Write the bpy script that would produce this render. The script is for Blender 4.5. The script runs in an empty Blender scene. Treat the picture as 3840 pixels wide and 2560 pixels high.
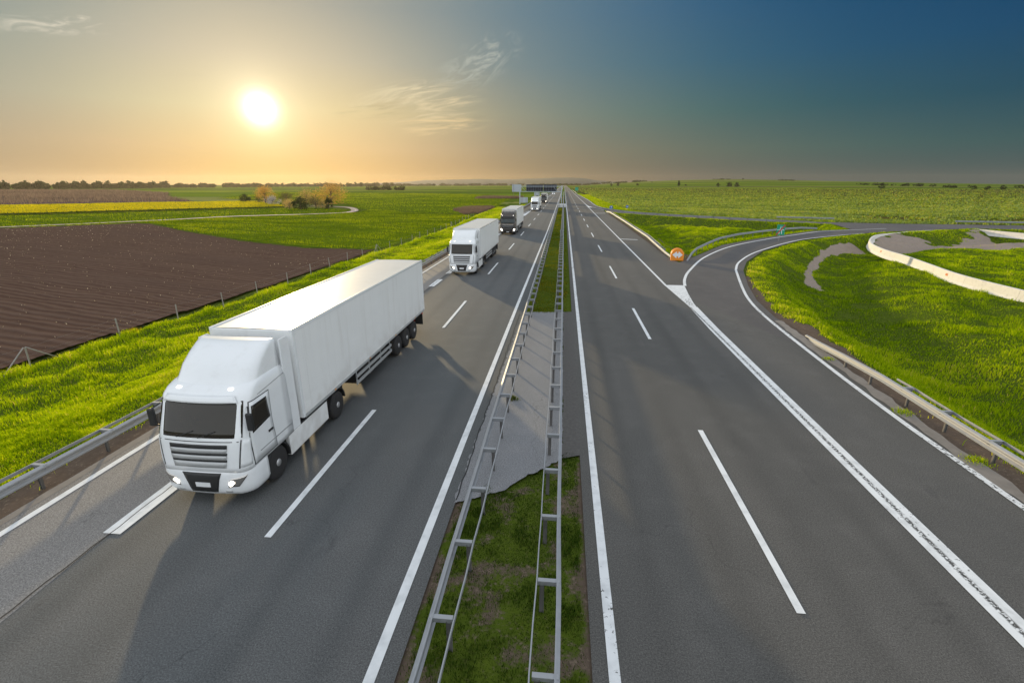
import bpy, bmesh, math, random
import numpy as np
from mathutils import Vector, geometry

random.seed(11)
rng = np.random.default_rng(11)
SC = bpy.context.scene
COL = SC.collection
R = math.radians

# ------------------------------------------------------------------ helpers
def lin(c):
    return tuple((v / 255 / 12.92) if v / 255 <= 0.04045 else ((v / 255 + 0.055) / 1.055) ** 2.4 for v in c)

def vnoise(x, y, seed=0):
    x = np.asarray(x, float); y = np.asarray(y, float)
    xi = np.floor(x).astype(np.int64); yi = np.floor(y).astype(np.int64)
    fx = x - xi; fy = y - yi
    fx = fx * fx * (3 - 2 * fx); fy = fy * fy * (3 - 2 * fy)
    def h(a, b):
        n = (a * 374761393 + b * 668265263 + seed * 1442695041) & 0x7FFFFFFF
        n = ((n ^ (n >> 13)) * 1274126177) & 0x7FFFFFFF
        return ((n ^ (n >> 16)) & 0xFFFF) / 65535.0
    return (h(xi, yi) * (1 - fx) + h(xi + 1, yi) * fx) * (1 - fy) + (h(xi, yi + 1) * (1 - fx) + h(xi + 1, yi + 1) * fx) * fy

def fbm(x, y, seed=0, o=3):
    s = 0; a = 0.5
    for k in range(o):
        s = s + a * vnoise(x * 2 ** k, y * 2 ** k, seed + k); a *= 0.5
    return s / (1 - 0.5 ** o)

def ss(a, b, x):
    t = np.clip((np.asarray(x, float) - a) / (b - a), 0, 1)
    return t * t * (3 - 2 * t)

def tag(o, label=None, cat=None, group=None, kind=None):
    if label: o['label'] = label
    if cat: o['category'] = cat
    if group: o['group'] = group
    if kind: o['kind'] = kind
    return o

def link(name, me, mat=None, parent=None):
    o = bpy.data.objects.new(name, me)
    COL.objects.link(o)
    if mat is not None and me is not None and not me.materials:
        me.materials.append(mat)
    if parent is not None: o.parent = parent
    return o

def empty(name, loc, rz=0):
    o = bpy.data.objects.new(name, None); COL.objects.link(o)
    o.location = loc; o.rotation_euler = (0, 0, rz); o.empty_display_size = 0.3
    return o

def mesh_np(name, v, loops, totals, smooth=False, attrs=None):
    v = np.asarray(v, np.float32).reshape(-1, 3); loops = np.asarray(loops, np.int32).ravel()
    totals = np.asarray(totals, np.int32).ravel()
    me = bpy.data.meshes.new(name)
    me.vertices.add(len(v)); me.vertices.foreach_set('co', v.ravel())
    me.loops.add(len(loops)); me.loops.foreach_set('vertex_index', loops)
    me.polygons.add(len(totals))
    st = np.zeros(len(totals), np.int32); st[1:] = np.cumsum(totals)[:-1]
    me.polygons.foreach_set('loop_start', st)
    try: me.polygons.foreach_set('loop_total', totals)
    except Exception: pass
    for k, a in (attrs or {}).items():
        at = me.attributes.new(k, 'FLOAT', 'POINT'); at.data.foreach_set('value', np.asarray(a, np.float32))
    me.update(calc_edges=True)
    if smooth: me.polygons.foreach_set('use_smooth', np.ones(len(totals), bool))
    return me

class MB:
    """collects shapes into one bmesh"""
    def __init__(s): s.bm = bmesh.new()
    def box(s, x0, x1, y0, y1, z0, z1, bev=0, mi=0):
        vs = [s.bm.verts.new(p) for p in ((x0,y0,z0),(x1,y0,z0),(x1,y1,z0),(x0,y1,z0),(x0,y0,z1),(x1,y0,z1),(x1,y1,z1),(x0,y1,z1))]
        fs = [s.bm.faces.new([vs[i] for i in f]) for f in ((3,2,1,0),(4,5,6,7),(0,1,5,4),(1,2,6,5),(2,3,7,6),(3,0,4,7))]
        if bev:
            es = list({e for f in fs for e in f.edges})
            bmesh.ops.bevel(s.bm, geom=es, offset=bev, segments=2, affect='EDGES', profile=0.6)
        return s
    def tube(s, pts, rad, n=8, cap=True):
        pts = [Vector(p) for p in pts]
        rads = rad if isinstance(rad, (list, tuple)) else [rad] * len(pts)
        rings = []
        for i, p in enumerate(pts):
            d = (pts[min(i+1, len(pts)-1)] - pts[max(i-1, 0)]).normalized()
            a = d.orthogonal().normalized() if i == 0 or abs(d.dot(a0)) > .98 else (a0 - d * a0.dot(d)).normalized()
            a0 = a; b = d.cross(a)
            rings.append([s.bm.verts.new(p + (a * math.cos(2*math.pi*k/n) + b * math.sin(2*math.pi*k/n)) * rads[i]) for k in range(n)])
        for i in range(len(rings)-1):
            for k in range(n):
                f = s.bm.faces.new((rings[i][k], rings[i][(k+1)%n], rings[i+1][(k+1)%n], rings[i+1][k])); f.smooth = True
        if cap:
            s.bm.faces.new(rings[0][::-1]); s.bm.faces.new(rings[-1])
        return s
    def lathe_x(s, prof, c, n=28):
        """revolve (axial x, radius) profile about the x axis through c"""
        rings = [[s.bm.verts.new((c[0] + ax, c[1] + r * math.cos(2*math.pi*k/n), c[2] + r * math.sin(2*math.pi*k/n))) for k in range(n)] for ax, r in prof]
        for i in range(len(rings)-1):
            for k in range(n):
                f = s.bm.faces.new((rings[i][k], rings[i][(k+1)%n], rings[i+1][(k+1)%n], rings[i+1][k])); f.smooth = True
        for rg in (rings[0], rings[-1]):
            try: s.bm.faces.new(rg)
            except Exception: pass
        return s
    def prism(s, poly, axis, a0, a1, bev=0):
        """extrude 2-D polygon; axis 'y': poly is (x,z); axis 'x': poly is (y,z); axis 'z': poly is (x,y)"""
        def P(p, a): return {'y': (p[0], a, p[1]), 'x': (a, p[0], p[1]), 'z': (p[0], p[1], a)}[axis]
        A = [s.bm.verts.new(P(p, a0)) for p in poly]; B = [s.bm.verts.new(P(p, a1)) for p in poly]
        fs = [s.bm.faces.new(A[::-1]), s.bm.faces.new(B)]
        for i in range(len(poly)):
            j = (i+1) % len(poly); fs.append(s.bm.faces.new((A[i], A[j], B[j], B[i])))
        if bev:
            es = list({e for f in fs[:2] for e in f.edges})
            bmesh.ops.bevel(s.bm, geom=es, offset=bev, segments=2, affect='EDGES', profile=0.6)
        return s
    def grid(s, G, close=False, smooth=True):
        V = [[s.bm.verts.new(p) for p in row] for row in G]
        for i in range(len(V)-1):
            m = len(V[i])
            for k in range(m if close else m-1):
                f = s.bm.faces.new((V[i][k], V[i][(k+1)%m], V[i+1][(k+1)%m], V[i+1][k])); f.smooth = smooth
        return V
    def build(s, name, mat, parent=None, fix=True):
        if fix: bmesh.ops.recalc_face_normals(s.bm, faces=s.bm.faces[:])
        me = bpy.data.meshes.new(name); s.bm.to_mesh(me); s.bm.free()
        return link(name, me, mat, parent)

# ------------------------------------------------------------------ materials
def new_mat(name):
    m = bpy.data.materials.new(name); m.use_nodes = True
    nt = m.node_tree; nt.nodes.clear()
    out = nt.nodes.new('ShaderNodeOutputMaterial')
    return m, nt, out

def N(nt, typ, props=None, **inp):
    n = nt.nodes.new('ShaderNode' + typ)
    for k, v in (props or {}).items(): setattr(n, k, v)
    for k, v in inp.items():
        key = int(k[1:]) if k[0] == 'i' and k[1:].isdigit() else k.replace('_', ' ')
        if hasattr(v, 'is_linked') or hasattr(v, 'links'): nt.links.new(v, n.inputs[key])
        else: n.inputs[key].default_value = v
    return n

def rgba(c): return (c[0], c[1], c[2], 1)

def ramp(nt, fac, stops, interp='LINEAR'):
    n = nt.nodes.new('ShaderNodeValToRGB'); n.color_ramp.interpolation = interp
    e = n.color_ramp.elements
    while len(e) < len(stops): e.new(0.5)
    for i, (p, c) in enumerate(stops):
        e[i].position = p; e[i].color = rgba(c) if not isinstance(c, (int, float)) else (c, c, c, 1)
    nt.links.new(fac, n.inputs[0])
    return n

def mixc(nt, fac, a, b, mode='MIX'):
    n = nt.nodes.new('ShaderNodeMix'); n.data_type = 'RGBA'; n.blend_type = mode
    for sock, v in ((n.inputs[0], fac), (n.inputs[6], a), (n.inputs[7], b)):
        if hasattr(v, 'links'): nt.links.new(v, sock)
        elif isinstance(v, (tuple, list)): sock.default_value = rgba(v)
        else: sock.default_value = v
    return n.outputs[2]

def math_(nt, op, a, b=None, c=None, clamp=False):
    n = nt.nodes.new('ShaderNodeMath'); n.operation = op; n.use_clamp = clamp
    for i, v in enumerate((a, b, c)):
        if v is None: continue
        if hasattr(v, 'links'): nt.links.new(v, n.inputs[i])
        else: n.inputs[i].default_value = v
    return n.outputs[0]

def mrange(nt, v, a, b, c=0.0, d=1.0, smooth=True):
    n = nt.nodes.new('ShaderNodeMapRange'); n.clamp = True
    n.interpolation_type = 'SMOOTHSTEP' if smooth else 'LINEAR'
    nt.links.new(v, n.inputs[0])
    for i, k in enumerate((a, b, c, d)): n.inputs[i+1].default_value = k
    return n.outputs[0]

def noise(nt, vec, scale, detail=3, rough=0.55, dist=0.0):
    n = N(nt, 'TexNoise', None, Scale=scale, Detail=detail, Roughness=rough, Distortion=dist)
    if vec is not None: nt.links.new(vec, n.inputs['Vector'])
    return n.outputs['Fac']

def gpos(nt): return nt.nodes.new('ShaderNodeNewGeometry').outputs['Position']

def scaled(nt, vec, s):
    n = N(nt, 'VectorMath', {'operation': 'MULTIPLY'}); nt.links.new(vec, n.inputs[0]); n.inputs[1].default_value = s
    return n.outputs[0]

def simple(name, c, rough=0.5, metal=0.0, var=0.12, scale=3.0, bump=0.0, bscale=40, coat=0.0, dirt=None, objco=True):
    m, nt, out = new_mat(name)
    tc = nt.nodes.new('ShaderNodeTexCoord').outputs['Object']
    f = noise(nt, tc, scale, 4)
    col = mixc(nt, f, tuple(v * (1 - var) for v in c), tuple(min(1, v * (1 + var)) for v in c))
    if dirt:
        g = mrange(nt, noise(nt, tc, scale * 2.3, 6, .65), 0.52, 0.72)
        col = mixc(nt, math_(nt, 'MULTIPLY', g, dirt[1]), col, dirt[0])
    b = N(nt, 'BsdfPrincipled', None, Roughness=rough, Metallic=metal)
    nt.links.new(col, b.inputs['Base Color'])
    b.inputs['Coat Weight'].default_value = coat
    if bump:
        bp = N(nt, 'Bump', None, Strength=bump, Distance=0.01, Height=noise(nt, tc, bscale, 3))
        nt.links.new(bp.outputs[0], b.inputs['Normal'])
    nt.links.new(b.outputs[0], out.inputs[0])
    return m

def emit(name, c, s):
    m, nt, out = new_mat(name)
    e = N(nt, 'Emission', None, Color=rgba(c), Strength=s); nt.links.new(e.outputs[0], out.inputs[0])
    return m

def leaf_mat(name, stops, trans=0.5, tcol=None, gloss=0.0):
    """diffuse + translucent leaves, colour picked per leaf by the 'tint' attribute"""
    m, nt, out = new_mat(name)
    at = nt.nodes.new('ShaderNodeAttribute'); at.attribute_name = 'tint'
    col = ramp(nt, at.outputs['Fac'], stops).outputs[0]
    d = N(nt, 'BsdfDiffuse', None, Color=col)
    tc = mixc(nt, 1.0, col, tcol or (1, 1, 1), 'MULTIPLY')
    t = N(nt, 'BsdfTranslucent', None, Color=tc)
    mx = N(nt, 'MixShader', None, Fac=trans); nt.links.new(d.outputs[0], mx.inputs[1]); nt.links.new(t.outputs[0], mx.inputs[2])
    last = mx.outputs[0]
    if gloss:
        g = N(nt, 'BsdfGlossy', None, Roughness=0.45); m2 = N(nt, 'MixShader', None, Fac=gloss)
        nt.links.new(last, m2.inputs[1]); nt.links.new(g.outputs[0], m2.inputs[2]); last = m2.outputs[0]
    nt.links.new(last, out.inputs[0])
    return m

M = {}
def asphalt(name, base, warm, light, tracks=None):
    m, nt, out = new_mat(name)
    p = gpos(nt)
    big = noise(nt, scaled(nt, p, (0.22, 0.06, 0.2)), 1.0, 4, .6)
    mid = noise(nt, p, 0.9, 4, .6)
    fine = noise(nt, p, 38.0, 2, .8)
    grit = noise(nt, p, 19.0, 3, .75)
    col = mixc(nt, mrange(nt, big, .35, .68), base, warm)
    col = mixc(nt, math_(nt, 'MULTIPLY', mrange(nt, mid, .45, .75), .35), col, light)
    if tracks:
        sx = N(nt, 'SeparateXYZ'); nt.links.new(p, sx.inputs[0])
        tot = None
        for x0, w in tracks:
            dx = math_(nt, 'ABSOLUTE', math_(nt, 'SUBTRACT', sx.outputs[0], x0))
            k = mrange(nt, dx, w, 0.0)
            tot = k if tot is None else math_(nt, 'MAXIMUM', tot, k)
        wob = math_(nt, 'MULTIPLY', tot, mrange(nt, noise(nt, scaled(nt, p, (.5, .03, 1)), 1, 3), .3, .7, .25, 1.0))
        col = mixc(nt, math_(nt, 'MULTIPLY', wob, .5), col, tuple(v * .62 for v in base))
    sp = mrange(nt, fine, .3, .7, .56, 1.46, False)
    sp2 = mrange(nt, grit, .3, .7, .80, 1.20, False)
    spk = math_(nt, 'MULTIPLY', sp, sp2)
    cm = N(nt, 'VectorMath', {'operation': 'SCALE'}); nt.links.new(col, cm.inputs[0]); nt.links.new(spk, cm.inputs['Scale'])
    # hairline cracks
    vo = N(nt, 'TexVoronoi', {'feature': 'DISTANCE_TO_EDGE'}, Scale=0.16)
    wv = N(nt, 'VectorMath', {'operation': 'ADD'}); nt.links.new(p, wv.inputs[0])
    nz = N(nt, 'TexNoise', None, Scale=0.8, Detail=4); nt.links.new(p, nz.inputs['Vector'])
    sc = N(nt, 'VectorMath', {'operation': 'SCALE'}, Scale=2.2); nt.links.new(nz.outputs['Color'], sc.inputs[0]); nt.links.new(sc.outputs[0], wv.inputs[1])
    nt.links.new(wv.outputs[0], vo.inputs['Vector'])
    cr = math_(nt, 'MULTIPLY', mrange(nt, vo.outputs['Distance'], .0045, .0), mrange(nt, noise(nt, p, .11, 2), .45, .58))
    oil = mrange(nt, noise(nt, scaled(nt, p, (1.6, .5, 1)), 1, 3, .5), .68, .76)
    cm2 = mixc(nt, math_(nt, 'MULTIPLY', oil, .22), cm.outputs[0], (.03, .03, .032))
    col = mixc(nt, math_(nt, 'MULTIPLY', cr, .32), cm2, (.015, .015, .016))
    b = N(nt, 'BsdfPrincipled', None, Roughness=.72)
    b.inputs['Specular IOR Level'].default_value = .35
    nt.links.new(col, b.inputs['Base Color'])
    bp = N(nt, 'Bump', None, Strength=.35, Distance=.01, Height=fine); nt.links.new(bp.outputs[0], b.inputs['Normal'])
    nt.links.new(b.outputs[0], out.inputs[0])
    M[name] = m

TR_L = [(-8.3, .55), (-10.0, .55), (-3.95, .5), (-5.75, .5)]
TR_R = [(2.05, .5), (3.9, .5), (5.9, .55), (7.7, .55)]
asphalt('asphalt_cool', (.082, .090, .094), (.098, .099, .098), (.125, .128, .128), TR_L)
asphalt('asphalt_warm', (.083, .081, .076), (.10, .096, .089), (.125, .12, .114), TR_R)
asphalt('asphalt_ramp', (.082, .077, .076), (.10, .093, .089), (.125, .117, .112))
asphalt('asphalt_pale', (.19, .182, .175), (.215, .203, .19), (.25, .238, .225))
asphalt('concrete_pale', (.20, .205, .215), (.235, .235, .24), (.27, .265, .265))

def paint(name, wear, centre=None):
    m, nt, out = new_mat(name)
    p = gpos(nt)
    n1 = noise(nt, p, 7.0, 6, .75); n2 = noise(nt, scaled(nt, p, (1, .35, 1)), .45, 3)
    th = math_(nt, 'ADD', n1, math_(nt, 'MULTIPLY', math_(nt, 'SUBTRACT', n2, .5), .5))
    worn = mrange(nt, th, .5 + .28 * (1 - wear), .54 + .28 * (1 - wear))
    if centre is not None:   # lengthwise wear strip where tyres run, on the thick ramp line
        sx = N(nt, 'SeparateXYZ'); nt.links.new(p, sx.inputs[0])
        dx = math_(nt, 'ABSOLUTE', math_(nt, 'SUBTRACT', sx.outputs[0], centre))
        k = mrange(nt, dx, .09, .02)
        wn = math_(nt, 'MULTIPLY', k, mrange(nt, noise(nt, p, 16, 4, .7), .42, .52))
        worn = math_(nt, 'MAXIMUM', worn, wn)
    soil = noise(nt, p, 2.5, 4)
    col = mixc(nt, mrange(nt, soil, .4, .75), (.74, .76, .77), (.58, .6, .61))
    b1 = N(nt, 'BsdfPrincipled', None, Roughness=.6); nt.links.new(col, b1.inputs['Base Color'])
    tr = N(nt, 'BsdfTransparent')
    mx = N(nt, 'MixShader'); nt.links.new(worn, mx.inputs[0]); nt.links.new(b1.outputs[0], mx.inputs[1]); nt.links.new(tr.outputs[0], mx.inputs[2])
    nt.links.new(mx.outputs[0], out.inputs[0])
    M[name] = m
paint('paint', .12); paint('paint_worn', .62); paint('paint_edge', .72); paint('paint_ramp', .5, 8.87)

def steel(name, c, rough, metal):
    m, nt, out = new_mat(name)
    p = gpos(nt)
    f = noise(nt, p, 6, 5, .6); g = noise(nt, p, 1.2, 3)
    col = mixc(nt, f, tuple(v*.82 for v in c), tuple(v*1.12 for v in c))
    col = mixc(nt, math_(nt, 'MULTIPLY', mrange(nt, g, .55, .8), .25), col, (c[0]*.75, c[1]*.66, c[2]*.58))
    b = N(nt, 'BsdfPrincipled', None, Metallic=metal); nt.links.new(col, b.inputs['Base Color'])
    nt.links.new(mrange(nt, f, .3, .7, rough - .08, rough + .1), b.inputs['Roughness'])
    nt.links.new(b.outputs[0], out.inputs[0]); M[name] = m
steel('galv', (.36, .375, .395), .55, .5)
steel('post_steel', (.17, .165, .16), .6, .4)
M['rust_steel'] = simple('rust_steel', (.23, .19, .16), .7, .3, .3)
M['wood_post'] = simple('wood_post', (.30, .28, .25), .8, 0, .3, 6, .3)

M['white_paint'] = simple('white_paint', (.78, .80, .81), .26, 0, .03, 1.2, coat=.6, dirt=((.55, .53, .50), .16))
def trailer_mat():
    m, nt, out = new_mat('white_trailer')
    tc = nt.nodes.new('ShaderNodeTexCoord').outputs['Object']
    sx = N(nt, 'SeparateXYZ'); nt.links.new(tc, sx.inputs[0])
    fr = math_(nt, 'ABSOLUTE', math_(nt, 'SUBTRACT', math_(nt, 'FRACT', math_(nt, 'DIVIDE', sx.outputs[1], 1.36)), .5))
    gro = mrange(nt, fr, .012, .004)
    n1 = noise(nt, scaled(nt, tc, (1, .5, 1.6)), 1.1, 5, .6)
    streak = noise(nt, scaled(nt, tc, (1, 3.5, .25)), 1.2, 5, .65)
    col = mixc(nt, n1, (.76, .77, .76), (.83, .84, .83))
    col = mixc(nt, math_(nt, 'MULTIPLY', mrange(nt, streak, .48, .75), .28), col, (.50, .48, .44))
    low = math_(nt, 'MULTIPLY', mrange(nt, sx.outputs[2], 2.1, 1.15), mrange(nt, noise(nt, tc, 1.7, 5), .35, .65))
    col = mixc(nt, math_(nt, 'MULTIPLY', low, .35), col, (.42, .39, .35))
    col = mixc(nt, math_(nt, 'MULTIPLY', gro, .16), col, (.35, .35, .35))
    b = N(nt, 'BsdfPrincipled', None, Roughness=.4); nt.links.new(col, b.inputs['Base Color'])
    wv = math_(nt, 'SINE', math_(nt, 'MULTIPLY', sx.outputs[1], 2*math.pi/.68))
    bp = N(nt, 'Bump', None, Strength=.25, Distance=.02, Height=math_(nt, 'ADD', math_(nt, 'MULTIPLY', wv, .3), n1)); nt.links.new(bp.outputs[0], b.inputs['Normal'])
    nt.links.new(b.outputs[0], out.inputs[0]); M['white_trailer'] = m
trailer_mat()
M['trailer_roof'] = simple('trailer_roof', (.66, .65, .62), .36, 0, .05, .9, .04, 2, dirt=((.5, .47, .42), .25))
M['grey_trim'] = simple('grey_trim', (.30, .31, .31), .5, .2, .1)
M['silver_slat'] = simple('silver_slat', (.45, .46, .46), .4, .3, .06)
M['black_plastic'] = simple('black_plastic', (.018, .018, .018), .5, 0, .2)
M['chassis_black'] = simple('chassis_black', (.02, .019, .018), .7, 0, .3, 4, .2)
M['dark_paint'] = simple('dark_paint', (.045, .037, .03), .25, .3, .15, 2, coat=.7)
M['dark_paint_lit'] = simple('dark_paint_lit', (.20, .165, .12), .3, .4, .12, 2, coat=.6)  # dark cab colour lightened to beige, imitating lit reflection on its sides
M['chrome'] = simple('chrome', (.65, .62, .58), .2, .9, .05)
M['rubber'] = simple('rubber', (.022, .021, .021), .8, 0, .3, 9, .3)
M['rim_metal'] = simple('rim_metal', (.48, .48, .48), .42, .6, .15, 9)
M['plate_white'] = simple('plate_white', (.72, .73, .74), .45, 0, .05)
M['lamp_red'] = simple('lamp_red', (.45, .03, .02), .25, 0, .05)
M['lamp_amber'] = simple('lamp_amber', (.75, .3, .03), .25, 0, .05)
M['lamp_lit'] = emit('lamp_lit', (1, .93, .78), 6.0)
M['marker_lit'] = emit('marker_lit', (1, .96, .88), 3.0)
def glass(name, c):
    m, nt, out = new_mat(name)
    tc = nt.nodes.new('ShaderNodeTexCoord').outputs['Object']
    col = mixc(nt, noise(nt, tc, 2.2, 3), tuple(v*.7 for v in c), tuple(v*1.3 for v in c))
    b = N(nt, 'BsdfPrincipled', None, Roughness=.06); nt.links.new(col, b.inputs['Base Color'])
    b.inputs['Specular IOR Level'].default_value = .5
    nt.links.new(b.outputs[0], out.inputs[0]); M[name] = m
glass('glass_brown', (.022, .018, .012)); glass('glass_teal', (.02, .034, .036))

M['concrete'] = simple('concrete', (.70, .675, .63), .8, 0, .1, 1.5, .25, 25, dirt=((.36, .34, .31), .35))
M['joint'] = simple('joint', (.10, .095, .09), .9)
M['stain_orange'] = simple('stain_orange', (.55, .17, .05), .7, 0, .3)
M['orange'] = simple('orange', (.85, .27, .015), .45, 0, .08, 3, dirt=((.6, .25, .06), .3))
M['arrow_white'] = simple('arrow_white', (.75, .78, .80), .45, 0, .05)
M['sign_green'] = simple('sign_green', (.0, .28, .17), .4, 0, .06)
M['sign_blue'] = simple('sign_blue', (.01, .12, .42), .4, 0, .06)
M['sign_red'] = simple('sign_red', (.50, .02, .02), .4, 0, .06)
M['sign_back'] = simple('sign_back', (.42, .46, .52), .5, .3, .06)
M['panel_dark'] = simple('panel_dark', (.012, .016, .028), .9, 0, .35, 1.5)
M['panel_dark'].node_tree.nodes['Principled BSDF'].inputs['Specular IOR Level'].default_value = .05

# soils and crops
def ground_mat():
    m, nt, out = new_mat('ground')
    p = gpos(nt)
    at = nt.nodes.new('ShaderNodeAttribute'); at.attribute_name = 'soil'
    sx = N(nt, 'SeparateXYZ'); nt.links.new(p, sx.inputs[0])
    n1 = noise(nt, p, 1.3, 5, .65); n2 = noise(nt, p, 9, 4, .7); n3 = noise(nt, p, .05, 3)
    grass = mixc(nt, n1, (.04, .068, .010), (.105, .14, .016))
    grass = mixc(nt, math_(nt, 'MULTIPLY', mrange(nt, n2, .5, .75), .6), grass, (.13, .125, .05))
    # far strip fields: long parcels, each with one crop colour
    v = N(nt, 'TexVoronoi', {'distance': 'CHEBYCHEV'}, Scale=1.0, Randomness=.9)
    so_ = N(nt, 'VectorMath', {'operation': 'ADD'}); nt.links.new(scaled(nt, p, (1/1100, 1/110, 0)), so_.inputs[0]); so_.inputs[1].default_value = (3.37, 8.61, 0); nt.links.new(so_.outputs[0], v.inputs['Vector'])
    sp = N(nt, 'SeparateColor'); nt.links.new(v.outputs['Color'], sp.inputs[0])
    strips = ramp(nt, sp.outputs[0], [(0, (.09, .145, .010)), (.22, (.13, .19, .012)), (.42, (.18, .23, .016)), (.60, (.07, .115, .010)), (.82, (.15, .15, .05)), (.86, (.20, .21, .06)), (.89, (.11, .17, .012))], 'CONSTANT').outputs[0]
    strips = mixc(nt, math_(nt, 'MULTIPLY', mrange(nt, noise(nt, scaled(nt, p, (.004, .05, 0)), 1, 4), .4, .7), .5), strips, (.07, .11, .02))
    dist = N(nt, 'VectorMath', {'operation': 'LENGTH'}); nt.links.new(p, dist.inputs[0])
    far = mrange(nt, dist.outputs['Value'], 190, 260)
    col = mixc(nt, far, grass, strips)
    n4 = noise(nt, p, 3.0, 6, .7)
    soil = mixc(nt, n4, (.075, .055, .042), (.17, .13, .10))
    soil = mixc(nt, math_(nt, 'MULTIPLY', mrange(nt, n2, .55, .7), .7), soil, (.24, .19, .14))
    gritty = mixc(nt, n4, (.19, .15, .12), (.40, .33, .27))
    gritty = mixc(nt, math_(nt, 'MULTIPLY', mrange(nt, noise(nt, scaled(nt, p, (.25, 1.4, 1)), 1, 5, .7), .45, .65), .6), gritty, (.26, .22, .20))
    soil = mixc(nt, mrange(nt, sx.outputs[0], 18, 24), soil, gritty)
    k = mrange(nt, math_(nt, 'ADD', at.outputs['Fac'], math_(nt, 'MULTIPLY', math_(nt, 'SUBTRACT', math_(nt, 'MULTIPLY_ADD', n2, .6, math_(nt, 'MULTIPLY', n1, .4)), .5), .8)), .42, .58)
    col = mixc(nt, k, col, soil)
    b = N(nt, 'BsdfPrincipled', None, Roughness=.95); b.inputs['Specular IOR Level'].default_value = 0
    nt.links.new(col, b.inputs['Base Color'])
    bp = N(nt, 'Bump', None, Strength=.6, Distance=.05, Height=n4); nt.links.new(bp.outputs[0], b.inputs['Normal'])
    nt.links.new(b.outputs[0], out.inputs[0]); M['ground'] = m
ground_mat()

def field_mat(name, ang, rows, c0, c1, c2, bumpd, row_str, speck=None):
    """rows: metres between rows; ang: row direction"""
    m, nt, out = new_mat(name)
    p = gpos(nt)
    mp = N(nt, 'Mapping', {'vector_type': 'POINT'}); nt.links.new(p, mp.inputs[0]); mp.inputs['Rotation'].default_value = (0, 0, -ang)
    sx = N(nt, 'SeparateXYZ'); nt.links.new(mp.outputs[0], sx.inputs[0])
    wob = math_(nt, 'MULTIPLY', math_(nt, 'SUBTRACT', noise(nt, scaled(nt, mp.outputs[0], (.05, .12, 0)), 1, 3), .5), 3.5)
    yy = math_(nt, 'ADD', sx.outputs[1], wob)
    ph = math_(nt, 'MULTIPLY', yy, 2 * math.pi / rows)
    w = math_(nt, 'MULTIPLY_ADD', math_(nt, 'SINE', ph), .5, .5)
    st = noise(nt, scaled(nt, mp.outputs[0], (.06, 1.1, 0)), 1, 5, .65)
    bigs = noise(nt, scaled(nt, mp.outputs[0], (.012, .09, 0)), 1, 4, .6)
    clod = noise(nt, p, 2.2, 6, .72)
    col = mixc(nt, mrange(nt, math_(nt, 'ADD', math_(nt, 'MULTIPLY', w, row_str), math_(nt, 'MULTIPLY', st, 1 - row_str)), .3, .7), c0, c1)
    col = mixc(nt, math_(nt, 'MULTIPLY', mrange(nt, bigs, .42, .7), .6), col, c2)
    col = mixc(nt, math_(nt, 'MULTIPLY', mrange(nt, clod, .5, .75), .4), col, tuple(v*.55 for v in c0))
    if speck:
        col = mixc(nt, mrange(nt, noise(nt, p, 5.5, 2, .5), .70, .74), col, speck)
    b = N(nt, 'BsdfPrincipled', None, Roughness=.95); b.inputs['Specular IOR Level'].default_value = 0
    nt.links.new(col, b.inputs['Base Color'])
    hh = math_(nt, 'ADD', math_(nt, 'MULTIPLY', w, .7), math_(nt, 'MULTIPLY', clod, 1.0))
    bp = N(nt, 'Bump', None, Strength=1.0, Distance=bumpd, Height=hh); nt.links.new(bp.outputs[0], b.inputs['Normal'])
    nt.links.new(b.outputs[0], out.inputs[0]); M[name] = m
ROWANG = math.atan2(-.30, 1.0)
field_mat('plough', ROWANG, .75, (.080, .050, .038), (.124, .083, .064), (.092, .062, .050), .06, .28)
field_mat('green_field', ROWANG - .1, 1.6, (.05, .09, .005), (.12, .17, .008), (.08, .125, .006), .06, .45)
field_mat('corn_soil', .05, .8, (.075, .06, .02), (.11, .09, .028), (.075, .09, .012), .05, .4)
field_mat('rape_soil', ROWANG, 1.0, (.16, .16, .02), (.28, .24, .02), (.2, .19, .02), .05, .4)
field_mat('reed_soil', 0, 3.0, (.10, .075, .06), (.15, .11, .085), (.075, .055, .05), .05, .3)
M['track_soil'] = simple('track_soil', (.34, .27, .22), .9, 0, .25, 1.0, .4, 6)
M['grey_dirt'] = simple('grey_dirt', (.23, .205, .185), .9, 0, .28, .8, .5, 5)
M['hills'] = simple('hills', (.035, .05, .04), 1.0, 0, .3, .002)

M['grass'] = leaf_mat('grass', [(0, (.055, .12, .003)), (.3, (.20, .34, .004)), (.65, (.42, .56, .008)), (.9, (.62, .68, .03)), (1, (.64, .54, .18))], .55, (1.25, 1.1, .4))
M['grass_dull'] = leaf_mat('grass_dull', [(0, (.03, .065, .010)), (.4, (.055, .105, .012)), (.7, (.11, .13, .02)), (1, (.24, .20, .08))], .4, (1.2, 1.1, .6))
M['grass_mid'] = leaf_mat('grass_mid', [(0, (.05, .085, .006)), (.4, (.12, .16, .008)), (.7, (.22, .22, .015)), (1, (.34, .27, .05))], .5, (1.25, 1.1, .5))
M['wheat'] = leaf_mat('wheat', [(0, (.04, .085, .003)), (.5, (.16, .25, .004)), (1, (.38, .44, .010))], .5, (1.25, 1.1, .5))
M['corn'] = leaf_mat('corn', [(0, (.05, .10, .003)), (.4, (.16, .27, .005)), (.75, (.36, .46, .010)), (.93, (.58, .64, .04)), (1, (.50, .36, .03))], .45, (1.25, 1.1, .5), .08)
M['rape'] = leaf_mat('rape', [(0, (.07, .14, .03)), (.4, (.16, .2, .03)), (.5, (.52, .44, .008)), (1, (.82, .68, .012))], .4)
M['reed'] = leaf_mat('reed', [(0, (.10, .07, .055)), (.5, (.19, .135, .10)), (1, (.28, .20, .14))], .4)
M['straw'] = leaf_mat('straw', [(0, (.20, .15, .10)), (.7, (.36, .28, .18)), (1, (.66, .56, .38))], .2)
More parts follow.
